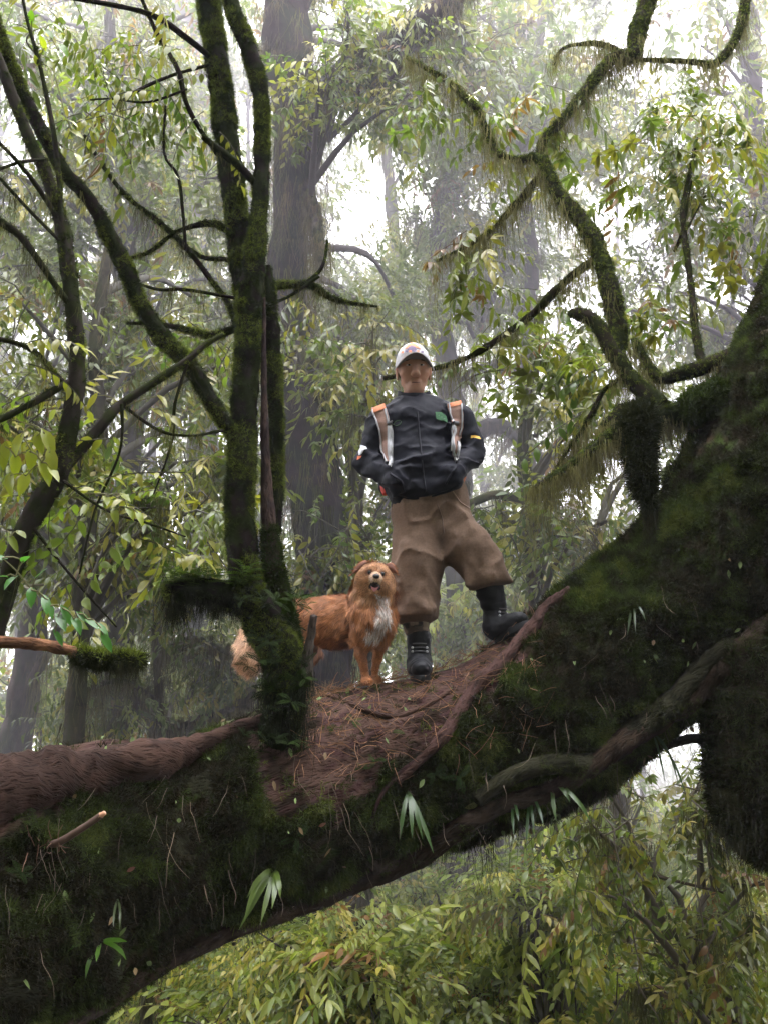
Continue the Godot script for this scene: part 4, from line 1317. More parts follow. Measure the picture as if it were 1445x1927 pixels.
	ff.set_meta("kind", "stuff")
	var fg := growth(ff)
	for n in 14000:
		var z := rng.randf_range(27.0, 40.0)
		var p := at(rng.randf_range(-150, 1600), rng.randf_range(-120, 1500), z)
		var dense := noise.get_noise_3dv(p * 0.35) + 0.5 * fine.get_noise_3dv(p * 0.9)
		if dense < -0.12 or open_sky(p) and rng.randf() < 0.7:
			continue
		add_spray(fg, "small" if rng.randf() < 0.6 else "spray", p, rv() + Vector3(0, -0.3, 0), rng.randf_range(1.6, 2.6), leaf_col())
	finish(fg)
	# bushes that slope away below
	var bushes := [[520, 1860, 7.5, 110, "dark glossy bush in the bottom corner under the leaning trunk"], [640, 1780, 8.2, 110, "glossy bush tucked beneath the leaning trunk's lower edge"], [760, 1700, 9.0, 120, "bush whose top touches the leaning trunk's underside below the hiker"], [850, 1850, 7.6, 130, "broad glossy bush at the bottom centre"], [930, 1700, 8.8, 110, "rounded bright bush below the row of strap ferns"], [1010, 1790, 8.0, 110, "bright bush spilling toward the lower right trunks"], [1090, 1890, 7.2, 120, "leafy bush at the bottom edge left of the slanting trunk"], [1200, 1900, 7.4, 110, "bush round the slanting trunk's foot"], [1390, 1850, 7.0, 110, "pale yellow-green bush in the lower right corner"], [400, 1950, 6.8, 110, "shaded bush at the bottom edge beneath the fallen strip of root"], [680, 1930, 7.0, 110, "low dark bush at the bottom edge left of centre"], [1320, 1700, 9.5, 120, "sunlit bush behind the arching sapling"], [600, 1770, 6.6, 100, "bush hiding the foot of the massive shaggy trunk"], [690, 1850, 6.4, 90, "glossy bush in front of the massive trunk's foot"], [1020, 1680, 6.9, 80, "bush in front of the leafy tree's foot under the trunk"], [960, 1930, 6.8, 90, "low leafy bush at the bottom edge right of centre"]]
	for q in bushes:
		bush(q[0], q[1], q[2], q[3], 150, q[4], "")
	var back := [[100, 1330, 11.0, "hazy bush behind the mossy snag's foot"], [230, 1360, 12.0, "hazy bush left of the slim moss-hung pole"], [380, 1330, 11.0, "hazy bush under the bearded stub"], [160, 1250, 14.0, "far hazy bush below the broken branch"], [340, 1240, 14.0, "far hazy bush behind the bearded stub"], [480, 1260, 13.0, "hazy bush behind the dog's tail"], [640, 1200, 11.0, "hazy bush showing under the dog's belly"], [880, 1170, 10.5, "hazy bush between the hiker's boots"], [1000, 1130, 10.0, "hazy bush right of the hiker's raised boot"], [1110, 1060, 10.0, "hazy bush above the trunk's mossy slope"], [860, 1060, 12.5, "hazy bush between the hiker's knees"], [1180, 1560, 12.0, "hazy bush behind the brown pole tree"], [1290, 1520, 12.0, "hazy bush in the bright gap beside the hanging stub"], [1390, 1640, 11.0, "hazy bush below the hanging stub"], [1060, 1600, 13.0, "hazy bush behind the short dark pole tree"], [560, 1120, 12.0, "hazy bush behind the dog's back"], [760, 1130, 13.0, "hazy bush behind the hiker's left-hand knee"], [330, 1800, 10.0, "dim bush under the leaning trunk's low end"], [470, 1760, 11.0, "dim bush under the trunk below the twin-stemmed tree"], [600, 1700, 12.0, "dim bush under the trunk below the dog"], [720, 1660, 12.5, "dim bush under the trunk left of the hiker's strap fern"], [850, 1630, 12.0, "dim bush under the trunk right of the hiker's strap fern"], [970, 1600, 11.5, "dim bush under the row of strap ferns"], [260, 1900, 8.5, "dim bush at the bottom left under the trunk"]]
	for q in back:
		bush(q[0], q[1], q[2], 125, 130, q[3], "hazy undergrowth")
	# unseen trees behind and beside the lens, placed to shade the trunk's near side
	for q in [[-5.0, 1.5], [5.5, 1.5], [-2.5, 4.0], [2.0, 4.5], [-9.0, -4.0], [9.5, -4.5], [0.5, 9.0], [-7.0, 6.0], [7.0, 6.0], [-4.0, 11.0], [4.5, 12.0], [-11.0, 2.0], [11.0, 1.0]]:
		unseen_shade_tree(q[0], q[1])

func bush(px: float, py: float, z: float, r: float, n: int, label: String, group: String) -> void:
	var c := at(px, py, z)
	var foot := Vector3(c.x, ground_y(c.x, c.z), c.z)
	if foot.y > c.y - 0.3:
		foot.y = c.y - 0.5
	var t := thing("bush", label, "bush", foot, group)
	var g := growth(t)
	var w := r * scale_at(py, z)
	for k in 5:
		var a := TAU * k / 5.0 + rng.randf()
		var p := c + Vector3(cos(a) * w * 0.6, rng.randf_range(-0.5, 0.35) * w, sin(a) * w * 0.6)
		cluster(t, g, foot - Vector3(0, 0.1, 0), p, Vector3(w * 0.62, w * 0.55, w * 0.62), n / 5, "small" if k % 2 == 0 else "spray", 0.95 if z < 10 else 1.3, Color(0.05, 0.04, 0.025), 1.7, 0.15)
	finish(g)

func unseen_shade_tree(x: float, z: float) -> void:
	var y := ground_y(x, z)
	var t := thing("unseen_shade_tree", "tall forest tree out of view, placed to shade the near side of the leaning trunk", "tree", Vector3(x, y, z), "unseen trees around the viewer")
	var g := growth(t)
	var pts := [Vector3(x, y - 0.3, z), Vector3(x + 0.2, y + 4, z), Vector3(x - 0.2, y + 9, z + 0.3), Vector3(x, y + 14, z)]
	var s := Shape.new()
	tube(s, pts, [0.32, 0.26, 0.2, 0.1], 0.3, 12, 0.25, 1.5, Color(0.05, 0.042, 0.03))
	part(t, "trunk", s, M.mossy)
	for k in 18:
		var a := rng.randf() * TAU
		var h := rng.randf_range(2.5, 13.0)
		var c := Vector3(x + cos(a) * rng.randf_range(0.8, 3.0), y + h, z + sin(a) * rng.randf_range(0.8, 3.0))
		cluster(t, g, Vector3(x, y + h - 1.0, z), c, Vector3(1.6, 1.0, 1.6), 70, "spray", 2.4, Color(0.05, 0.042, 0.03), 0.8, 0.0)
	finish(g)

# ------------------------------------------------------------------ soft bodies: tapered capsules joined smoothly, meshed as surface nets
class Field:
	var a := PackedVector3Array()
	var e := PackedVector3Array()
	var inv := PackedFloat32Array()
	var ra := PackedFloat32Array()
	var rb := PackedFloat32Array()
	var kk := PackedFloat32Array()
	var sc := PackedVector3Array()
	var cut := []          # [point, normal]: keeps what lies behind the plane
	var fold: Callable     # extra displacement
	func cap(p: Vector3, q: Vector3, r0: float, r1: float, k := 0.02, s := Vector3.ONE) -> void:
		a.push_back(p)
		e.push_back(q - p)
		inv.push_back(1.0 / maxf((q - p).length_squared(), 1e-9))
		ra.push_back(r0)
		rb.push_back(r1)
		kk.push_back(k)
		sc.push_back(s)
	func raw(p: Vector3) -> float:
		var r := 1e9
		for i in a.size():
			var w := p - a[i]
			var h := clampf(w.dot(e[i]) * inv[i], 0.0, 1.0)
			var d := ((w - e[i] * h) * sc[i]).length() - lerpf(ra[i], rb[i], h)
			var k := kk[i]
			if k < 0.0:      # carve away
				var hh := maxf(-k - absf(r + d), 0.0) / -k
				r = maxf(r, -d) + hh * hh * -k * 0.25
			else:
				var hh := maxf(k - absf(r - d), 0.0) / k
				r = minf(r, d) - hh * hh * k * 0.25
		return r
	func at(p: Vector3) -> float:
		var r := raw(p)
		if fold.is_valid() and absf(r) < 0.05:
			r -= fold.call(p)
		for c in cut:
			r = maxf(r, (p - c[0]).dot(c[1]))
		return r
	func normal(p: Vector3, h := 0.004) -> Vector3:
		return Vector3(at(p + Vector3(h, 0, 0)) - at(p - Vector3(h, 0, 0)), at(p + Vector3(0, h, 0)) - at(p - Vector3(0, h, 0)), at(p + Vector3(0, 0, h)) - at(p - Vector3(0, 0, h))).normalized()
	func meet(from: Vector3, dir: Vector3, far := 7.0) -> Vector3:
		var t := from.distance_to(a[0]) - 0.9
		while t < far:
			var g := at(from + dir * t)
			if g < 0.0015:
				return from + dir * t
			t += maxf(g * 0.6, 0.002)
		return Vector3.ZERO

func nets(f: Field, lo: Vector3, hi: Vector3, cell: float, paint: Callable) -> Shape:
	var nx := int(ceil((hi.x - lo.x) / cell / 4.0)) * 4
	var ny := int(ceil((hi.y - lo.y) / cell / 4.0)) * 4
	var nz := int(ceil((hi.z - lo.z) / cell / 4.0)) * 4
	var sx := nx + 1
	var sxy := (nx + 1) * (ny + 1)
	var val := PackedFloat32Array()
	val.resize(sxy * (nz + 1))
	val.fill(1e9)
	var active := []
	for bz in range(0, nz, 4):
		for by in range(0, ny, 4):
			for bx in range(0, nx, 4):
				var m := lo + Vector3(bx + 2, by + 2, bz + 2) * cell
				if absf(f.raw(m)) > cell * 3.5 * 2.2 + 0.02:
					continue
				active.append(Vector3i(bx, by, bz))
				for z in range(bz, bz + 5):
					for y in range(by, by + 5):
						for x in range(bx, bx + 5):
							var i := x + y * sx + z * sxy
							if val[i] > 1e8:
								val[i] = f.at(lo + Vector3(x, y, z) * cell)
	var s := Shape.new()
	var vid := {}
	var corner := [0, 1, sx, sx + 1, sxy, sxy + 1, sxy + sx, sxy + sx + 1]
	var off := [Vector3(0, 0, 0), Vector3(1, 0, 0), Vector3(0, 1, 0), Vector3(1, 1, 0), Vector3(0, 0, 1), Vector3(1, 0, 1), Vector3(0, 1, 1), Vector3(1, 1, 1)]
	var edges := [[0, 1], [2, 3], [4, 5], [6, 7], [0, 2], [1, 3], [4, 6], [5, 7], [0, 4], [1, 5], [2, 6], [3, 7]]
	for b in active:
		for z in range(b.z, b.z + 4):
			for y in range(b.y, b.y + 4):
				for x in range(b.x, b.x + 4):
					var i: int = x + y * sx + z * sxy
					var mask := 0
					for k in 8:
						if val[i + corner[k]] < 0.0:
							mask |= 1 << k
					if mask == 0 or mask == 255:
						continue
					var sum := Vector3.ZERO
					var cnt := 0
					for ed in edges:
						var v0 := val[i + corner[ed[0]]]
						var v1 := val[i + corner[ed[1]]]
						if (v0 < 0.0) != (v1 < 0.0):
							sum += (off[ed[0]] as Vector3).lerp(off[ed[1]], v0 / (v0 - v1))
							cnt += 1
					var p := lo + (Vector3(x, y, z) + sum / cnt) * cell
					vid[i] = s.add(p, paint.call(p))
	for b in active:
		for z in range(b.z, b.z + 4):
			for y in range(b.y, b.y + 4):
				for x in range(b.x, b.x + 4):
					var i: int = x + y * sx + z * sxy
					var inside := val[i] < 0.0
					for ax in 3:
						var st: int = [1, sx, sxy][ax]
						var u: int = [sx, sxy, 1][ax]
						var w: int = [sxy, 1, sx][ax]
						if (val[i + st] < 0.0) == inside:
							continue
						var q0 = vid.get(i)
						var q1 = vid.get(i - u)
						var q2 = vid.get(i - u - w)
						var q3 = vid.get(i - w)
						if q0 == null or q1 == null or q2 == null or q3 == null:
							continue
						if inside:
							s.tri(q0, q2, q1)
							s.tri(q0, q3, q2)
						else:
							s.tri(q0, q1, q2)
							s.tri(q0, q2, q3)
	return s

# a strip of cloth or webbing that lies on a body: points in view units, followed down onto the field
func strip_on(f: Field, pts: Array, lift: float, thick: float, col: Color, step := 12) -> Shape:
	# pts: [x, y, halfwidth in view units]
	var s := Shape.new()
	var rows := []
	for k in pts.size() - 1:
		for j in step:
			var t := float(j) / step
			rows.append([lerpf(pts[k][0], pts[k + 1][0], t), lerpf(pts[k][1], pts[k + 1][1], t), lerpf(pts[k][2], pts[k + 1][2], t)])
	rows.append(pts[-1])
	var track := []
	for k in rows.size():
		var r = rows[k]
		var nx = rows[mini(k + 1, rows.size() - 1)]
		var pv = rows[maxi(k - 1, 0)]
		var d := Vector2(nx[0] - pv[0], nx[1] - pv[1]).normalized()
		var n := Vector2(-d.y, d.x)
		var pos := []
		for e in [-1.0, 0.0, 1.0]:
			var x: float = r[0] + n.x * r[2] * e
			var y: float = r[1] + n.y * r[2] * e
			pos.append(f.meet(EYE, (at(x, y, 4.0) - EYE).normalized()))
		if pos[0] == Vector3.ZERO or pos[1] == Vector3.ZERO or pos[2] == Vector3.ZERO:
			continue
		pos.append(f.normal(pos[1], 0.012))
		track.append(pos)
	for pass_no in 4:
		for k in range(1, track.size() - 1):
			for e in 4:
				track[k][e] = (track[k - 1][e] + track[k][e] * 2.0 + track[k + 1][e]) * 0.25
	var prev := []
	for pos in track:
		var nrm: Vector3 = pos[3].normalized()
		var ring := []
		for e in 3:
			ring.append(s.add(pos[e] + nrm * (lift + thick), col))
		ring.append(s.add(pos[2] + nrm * (lift * 0.2 - 0.006), col))
		ring.append(s.add(pos[0] + nrm * (lift * 0.2 - 0.006), col))
		if prev:
			for e in 5:
				var g := (e + 1) % 5
				s.tri(prev[e], prev[g], ring[e])
				s.tri(prev[g], ring[g], ring[e])
		prev = ring
	return s

# a flat emblem sewn or printed on cloth: an outline in view units laid on the body
func patch_on(f: Field, outline: Array, lift: float, col: Color) -> Shape:
	var s := Shape.new()
	var mid := Vector2.ZERO
	for q in outline:
		mid += Vector2(q[0], q[1])
	mid /= outline.size()
	var ids := []
	for ring in 3:
		var row := []
		for q in outline:
			var v := mid.lerp(Vector2(q[0], q[1]), [0.02, 0.55, 1.0][ring])
			var h := f.meet(EYE, (at(v.x, v.y, 4.0) - EYE).normalized())
			var pull := 0
			while h == Vector3.ZERO and pull < 12:
				v = v.lerp(mid, 0.2)
				pull += 1
				h = f.meet(EYE, (at(v.x, v.y, 4.0) - EYE).normalized())
			if h == Vector3.ZERO:
				return Shape.new()
			row.append(s.add(h + f.normal(h) * lift, col))
		ids.append(row)
	var n := outline.size()
	for ring in 2:
		for k in n:
			var g := (k + 1) % n
			s.tri(ids[ring][k], ids[ring + 1][k], ids[ring][g])
			s.tri(ids[ring][g], ids[ring + 1][k], ids[ring + 1][g])
	return s

func blob(c: Vector3, r: Vector3, b: Basis, col: Color, n := 12) -> Shape:
	var s := Shape.new()
	for j in n + 1:
		for k in n + 1:
			var u := TAU * k / n
			var v := PI * j / n
			s.add(c + b * (Vector3(sin(v) * cos(u), cos(v), sin(v) * sin(u)) * r), col)
	for j in n:
		for k in n:
			var q := j * (n + 1) + k
			s.tri(q, q + 1, q + n + 1)
			s.tri(q + 1, q + n + 2, q + n + 1)
	return s

func cloth_mat(col: Color, rough: float, weave: float, bump: float) -> StandardMaterial3D:
	var m := mat(col, rough)
	m.rim_enabled = true
	m.rim = 0.06
	m.rim_tint = 0.6
	m.metallic_specular = 0.25
	var n := fnl(0.05, 4, 31)
	var t := tex(n, 128, 128, [[0.0, Color(0.72, 0.72, 0.72)], [1.0, Color(1.1, 1.1, 1.1)]])
	m.albedo_texture = t
	m.uv1_triplanar = true
	m.uv1_world_triplanar = true
	m.uv1_scale = Vector3.ONE * weave
	return m

# ------------------------------------------------------------------ the hiker
const ZP := 4.70

func make_person() -> void:
	var foot := at(790, 1272, ZP)
	var t := thing("person", "person in dark jacket, brown trousers and white cap on the trunk, hands in pockets", "person", foot)
	var skin := mat(Color.WHITE, 0.55)
	skin.subsurf_scatter_enabled = true
	skin.subsurf_scatter_strength = 0.15
	# --- head, neck and the body under the clothes: one surface
	var hc := at(778, 701, ZP - 0.02)
	var hb := Basis(Vector3.UP, 0.06) * Basis(Vector3.RIGHT, 0.06) * Basis(Vector3.BACK, 0.03) * Basis.from_scale(Vector3(1, 1.16, 1))
	var H := func(x: float, y: float, z: float) -> Vector3: return hc + hb * Vector3(x, y, z)
	var f := Field.new()
	f.cap(H.call(0, 0.045, -0.03), H.call(0, 0.03, 0.012), 0.082, 0.078, 0.02)
	f.cap(H.call(0, 0.0, 0.02), H.call(0, -0.07, 0.04), 0.069, 0.041, 0.03)
	f.cap(H.call(0, -0.095, 0.055), H.call(0, -0.103, 0.052), 0.026, 0.022, 0.03)
	for x in [-1.0, 1.0]:
		f.cap(H.call(0.042 * x, -0.02, 0.055), H.call(0.036 * x, -0.04, 0.055), 0.028, 0.022, 0.04)
		f.cap(H.call(0.046 * x, -0.05, 0.0), H.call(0.02 * x, -0.092, 0.045), 0.02, 0.018, 0.03)
		f.cap(H.call(0.033 * x, 0.014, 0.113), H.call(0.03 * x, 0.012, 0.113), 0.016, 0.016, -0.02)
		f.cap(H.call(0.02 * x, 0.03, 0.084), H.call(0.045 * x, 0.03, 0.074), 0.011, 0.01, 0.024)
		f.cap(H.call(0.083 * x, 0.015, -0.008), H.call(0.081 * x, -0.025, -0.004), 0.02, 0.013, 0.006, Vector3(1.9, 1, 1))
		f.cap(H.call(0.011 * x, -0.037, 0.099), H.call(0.013 * x, -0.036, 0.094), 0.008, 0.008, 0.008)
	f.cap(H.call(0, 0.012, 0.088), H.call(0, -0.03, 0.103), 0.008, 0.012, 0.024)
	f.cap(H.call(-0.018, -0.0645, 0.079), H.call(0.018, -0.0645, 0.079), 0.0075, 0.0075, 0.014)
	f.cap(H.call(-0.013, -0.076, 0.078), H.call(0.013, -0.076, 0.078), 0.008, 0.008, 0.014)
	f.cap(H.call(-0.03, -0.067, 0.092), H.call(0.03, -0.067, 0.092), 0.0035, 0.0035, -0.006)
	# neck and trunk, slim under the clothes
	f.cap(hc + Vector3(0, -0.07, -0.045), at(782, 790, ZP + 0.02), 0.05, 0.06, 0.02)
	f.cap(at(783, 800, ZP), at(800, 930, ZP), 0.1, 0.1, 0.04)
	f.cap(at(730, 800, ZP), at(850, 792, ZP), 0.04, 0.04, 0.05)
	var elbow_l := at(693, 872, ZP + 0.03)
	var elbow_r := at(889, 852, ZP + 0.02)
	f.cap(at(718, 800, ZP), elbow_l, 0.035, 0.03, 0.03)
	f.cap(elbow_l, at(760, 905, ZP - 0.12), 0.03, 0.03, 0.02)
	f.cap(at(862, 795, ZP), elbow_r, 0.035, 0.03, 0.03)
	f.cap(elbow_r, at(842, 893, ZP - 0.12), 0.03, 0.03, 0.02)
	f.cap(at(782, 960, ZP), at(783, 1180, ZP - 0.03), 0.07, 0.04, 0.04)
	f.cap(at(845, 950, ZP), at(905, 1060, ZP - 0.05), 0.07, 0.05, 0.04)
	f.cap(at(905, 1060, ZP - 0.05), at(930, 1150, ZP - 0.02), 0.045, 0.035, 0.03)
	var tone := func(p: Vector3) -> Color:
		var q := hb.inverse() * (p - hc)
		var c := Color(0.35, 0.18, 0.122)
		if pow((q.y + 0.0705) / 0.008, 2.0) + pow(q.x / 0.022, 2.0) < 1.0 and q.z > 0.06:
			c = Color(0.31, 0.135, 0.1)
		elif absf(q.y + 0.02) < 0.04 and absf(q.x) > 0.025 and q.z > 0.02:
			c = Color(0.37, 0.175, 0.115)
		if q.y > 0.03 and q.z < 0.02 or q.z < -0.03 and q.y > -0.05:
			c = Color(0.015, 0.012, 0.012)
		return c * (1.0 + 0.08 * fine.get_noise_3dv(p * 60.0))
	var s := nets(f, hc + Vector3(-0.13, -0.2, -0.16), hc + Vector3(0.13, 0.17, 0.17), 0.004, tone)
	# the part of the body that the clothes hide, coarser, joined to the same figure
	var lowbody := nets(f, at(640, 1220, ZP) + Vector3(0, 0, -0.3), Vector3(at(1000, 900, ZP).x, hc.y - 0.19, -ZP + 0.35), 0.02, func(p): return Color(0.35, 0.18, 0.122))
	var base_i := s.v.size()
	s.v.append_array(lowbody.v)
	s.c.append_array(lowbody.c)
	s.u.append_array(lowbody.u)
	for k in lowbody.i:
		s.i.push_back(k + base_i)
	var body := part(t, "body", s, skin)
	var eye_m := mat(Color(0.012, 0.009, 0.008), 0.15, false)
	var white_m := mat(Color(0.5, 0.45, 0.42), 0.3, false)
	for x in [-1.0, 1.0]:
		part(body, "eye", blob(H.call(0.032 * x, 0.0085, 0.088), Vector3(0.0135, 0.0036, 0.008), hb, Color.WHITE), white_m)
		part(body, "iris", blob(H.call(0.031 * x, 0.0075, 0.0935), Vector3(0.0068, 0.0034, 0.0035), hb, Color.WHITE), eye_m)
		part(body, "eyebrow", blob(H.call(0.033 * x, 0.031, 0.092), Vector3(0.02, 0.004, 0.006), hb * Basis(Vector3.BACK, -0.12 * x), Color.WHITE), mat(Color(0.02, 0.015, 0.013), 0.8, false))
	var ml := Shape.new()
	tube(ml, [H.call(-0.031, -0.0635, 0.077), H.call(-0.017, -0.069, 0.0875), H.call(0.0, -0.0705, 0.091), H.call(0.017, -0.069, 0.0875), H.call(0.031, -0.0635, 0.077)], [0.001, 0.0022, 0.0026, 0.0022, 0.001], 0.006, 5, 0.0, 1.0, Color.WHITE)
	part(body, "mouth_line", ml, mat(Color(0.07, 0.025, 0.022), 0.7, false))
	# --- jacket
	var j := Field.new()
	j.cap(at(786, 805, ZP), at(790, 880, ZP - 0.02), 0.178, 0.182, 0.04, Vector3(1, 1, 1.42))
	j.cap(at(797, 880, ZP - 0.01), at(806, 950, ZP - 0.01), 0.178, 0.168, 0.06, Vector3(1, 1, 1.3))
	j.cap(at(722, 797, ZP + 0.01), at(862, 786, ZP + 0.01), 0.066, 0.066, 0.09)
	j.cap(at(779, 775, ZP + 0.03), at(782, 795, ZP + 0.01), 0.066, 0.1, 0.05)
	j.cap(at(713, 803, ZP + 0.01), elbow_l, 0.069, 0.061, 0.045)
	j.cap(elbow_l, at(748, 903, ZP - 0.13), 0.06, 0.05, 0.03)
	j.cap(at(869, 796, ZP + 0.01), elbow_r, 0.067, 0.06, 0.045)
	j.cap(elbow_r, at(846, 893, ZP - 0.13), 0.058, 0.05, 0.03)
	# gathered cloth: creases round the elbows and the blouson above its hem
	j.cap(at(685, 850, ZP - 0.05), at(712, 862, ZP - 0.07), 0.012, 0.016, 0.03)
	j.cap(at(690, 893, ZP - 0.02), at(735, 884, ZP - 0.13), 0.014, 0.012, 0.03)
	j.cap(at(905, 862, ZP - 0.02), at(870, 862, ZP - 0.08), 0.014, 0.012, 0.03)
	j.cap(at(745, 868, ZP - 0.15), at(805, 862, ZP - 0.16), 0.008, 0.01, 0.025)
	j.cap(at(770, 880, ZP - 0.155), at(740, 892, ZP - 0.14), 0.01, 0.008, 0.025)
	j.cap(at(845, 800, ZP - 0.13), at(858, 850, ZP - 0.14), 0.008, 0.01, 0.03)
	j.cap(at(745, 925, ZP - 0.12), at(860, 908, ZP - 0.12), 0.02, 0.02, 0.04)
	var hem_a := at(735, 950, ZP - 0.12)
	var hem_b := at(878, 918, ZP - 0.12)
	var hem_n := Vector3(0, 0, 1).cross((hem_b - hem_a).normalized())
	j.cut.append([hem_a, hem_n if hem_n.y < 0 else -hem_n])
	j.fold = func(p: Vector3) -> float:
		var w := noise.get_noise_3dv(Vector3(p.x * 5.0, p.y * 11.0, p.z * 5.0)) * 0.007
		w += maxf(0.0, fine.get_noise_3dv(Vector3(p.x * 9.0 + p.y * 7.0, p.y * 12.0 - p.x * 4.0, p.z * 6.0))) * 0.008
		w += 0.011 * pow(1.0 - absf(noise.get_noise_3dv(Vector3(p.x * 3.0 + p.y * 2.0, p.y * 6.5 - p.x * 1.5, p.z * 2.5 + 3.0))), 9.0)
		return w + 0.0012 * fine.get_noise_3dv(p * 40.0)
	s = nets(j, at(655, 955, ZP) + Vector3(0, -0.02, -0.22), at(930, 745, ZP) + Vector3(0, 0.02, 0.26), 0.0085, func(p): return Color.WHITE)
	var navy := cloth_mat(Color(0.008, 0.0086, 0.0155), 0.62, 9.0, 0.0)
	var jacket := part(t, "jacket", s, navy)
	# standing collar
	s = Shape.new()
	var cc := at(779, 768, ZP + 0.005)
	for k in 6:
		for a in 33:
			var an := TAU * a / 32.0
			var front := 0.5 + 0.5 * sin(an)
			var top := lerpf(0.112, 0.06, front * front)
			var h: float = [0.0, 0.4, 0.8, 1.0, 1.0, 0.3][k]
			var r: float = [0.098, 0.088, 0.084, 0.083, 0.077, 0.075][k]
			s.add(cc + Vector3(cos(an) * r, -0.012 + top * h, sin(an) * r * 0.92 + 0.012 * h + 0.005 * sin(an * 5.0)), Color.WHITE)
	for k in 5:
		for a in 32:
			var q := k * 33 + a
			s.tri(q, q + 1, q + 33)
			s.tri(q + 1, q + 34, q + 33)
	part(jacket, "collar", s, navy)
	part(jacket, "zip", strip_on(j, [[785, 775, 1.6], [790, 830, 1.6], [796, 890, 1.6], [803, 940, 1.6]], 0.001, 0.0025, Color(1, 1, 1)), dull(Color(0.011, 0.012, 0.018), 0.6))
	part(jacket, "hem_band", strip_on(j, [[740, 938, 6], [775, 944, 6], [805, 942, 6], [840, 930, 6], [868, 916, 6]], 0.002, 0.004, Color(0.8, 0.8, 0.85)), navy)
	part(jacket, "pocket_welt", strip_on(j, [[735, 892, 2.2], [755, 905, 2.2], [760, 925, 2.2]], 0.001, 0.004, Color(1, 1, 1)), navy)
	part(jacket, "pocket_welt", strip_on(j, [[858, 880, 2.2], [848, 892, 2.2], [838, 912, 2.2]], 0.001, 0.004, Color(1, 1, 1)), navy)
	var oval := func(x: float, y: float, a: float, b: float, turn: float) -> Array:
		var out := []
		for k in 14:
			var v := Vector2(cos(TAU * k / 14.0) * a, sin(TAU * k / 14.0) * b).rotated(turn)
			out.append([x + v.x, y + v.y])
		return out
	var green := mat(Color(0.03, 0.105, 0.045), 0.8, false)
	var dim := mat(Color(0.03, 0.08, 0.03), 0.7, false)
	var e := part(jacket, "chest_emblem", patch_on(j, [[818, 776], [829, 776], [839, 784], [842, 796], [836, 795], [826, 791], [820, 789]], 0.005, Color.WHITE), green, "green embroidered emblem on the chest")
	for k in 3:
		part(e, "stitching", patch_on(j, oval.call(824 + k * 5.5, 782 + k * 3.4, 1.7, 1.1, 0.5), 0.0065, Color.WHITE), mat(Color(0.09, 0.2, 0.11), 0.8, false))
	var ring := oval.call(748, 796, 7.5, 4.2, -0.5) as Array
	for k in 14:
		if k % 7 != 6:
			part(jacket, "logo_outline", strip_on(j, [[ring[k][0], ring[k][1], 0.55], [ring[(k + 1) % 14][0], ring[(k + 1) % 14][1], 0.55]], 0.001, 0.001, Color.WHITE, 2), dim)
	var pale := mat(Color(0.5, 0.5, 0.55), 0.7, false)
	part(jacket, "sleeve_emblem", patch_on(j, [[678, 836], [683, 838], [689, 842], [691, 846], [686, 847], [682, 853], [677, 857], [676, 850], [679, 843]], 0.005, Color.WHITE), pale, "white emblem on the sleeve")
	part(jacket, "sleeve_emblem", patch_on(j, [[674, 859], [682, 857], [680, 862], [673, 866]], 0.005, Color.WHITE), mat(Color(0.5, 0.1, 0.03), 0.7, false), "orange-red emblem on the sleeve")
	part(jacket, "sleeve_emblem", patch_on(j, [[885, 820], [892, 819], [900, 822], [903, 827], [896, 826], [890, 824], [885, 825]], 0.005, Color.WHITE), mat(Color(0.55, 0.33, 0.04), 0.7, false), "yellow emblem on the sleeve")
	# --- trousers
	var r := Field.new()
	r.cap(at(784, 950, ZP), at(838, 935, ZP), 0.118, 0.118, 0.05, Vector3(1, 1, 1.0))
	r.cap(at(787, 975, ZP), at(786, 1060, ZP - 0.02), 0.12, 0.115, 0.05)
	r.cap(at(785, 1060, ZP - 0.02), at(780, 1160, ZP - 0.03), 0.114, 0.11, 0.04)
	r.cap(at(778, 1150, ZP - 0.03), at(782, 1180, ZP - 0.03), 0.09, 0.06, 0.02)
	r.cap(at(840, 965, ZP), at(882, 1035, ZP - 0.04), 0.104, 0.102, 0.05)
	r.cap(at(884, 1030, ZP - 0.04), at(913, 1090, ZP - 0.05), 0.102, 0.09, 0.05)
	r.cap(at(922, 1074, ZP - 0.05), at(958, 1098, ZP - 0.05), 0.06, 0.022, 0.05)
	# folds: heavy cloth hanging off the knee and sagging on the boot tops
	r.cap(at(744, 1126, ZP - 0.07), at(800, 1150, ZP - 0.125), 0.018, 0.016, 0.05)
	r.cap(at(750, 1156, ZP - 0.1), at(815, 1146, ZP - 0.11), 0.014, 0.012, 0.04)
	r.cap(at(762, 1030, ZP - 0.11), at(754, 1110, ZP - 0.10), 0.012, 0.016, 0.05)
	r.cap(at(832, 1000, ZP - 0.06), at(872, 975, ZP - 0.10), 0.014, 0.014, 0.05)
	r.cap(at(840, 1016, ZP - 0.05), at(885, 998, ZP - 0.12), 0.012, 0.012, 0.05)
	r.cap(at(890, 1050, ZP - 0.12), at(882, 1100, ZP - 0.12), 0.014, 0.018, 0.05)
	r.cap(at(928, 1035, ZP - 0.08), at(940, 1080, ZP - 0.08), 0.014, 0.014, 0.05)
	var cuff_a := at(878, 1114, ZP)
	var cuff_b := at(970, 1097, ZP)
	var cn := Vector3(0, 0, 1).cross((cuff_b - cuff_a).normalized())
	cn = cn if cn.y < 0 else -cn
	var knee_x := at(835, 1150, ZP).x
	var sag_y := at(780, 1160, ZP - 0.08).y
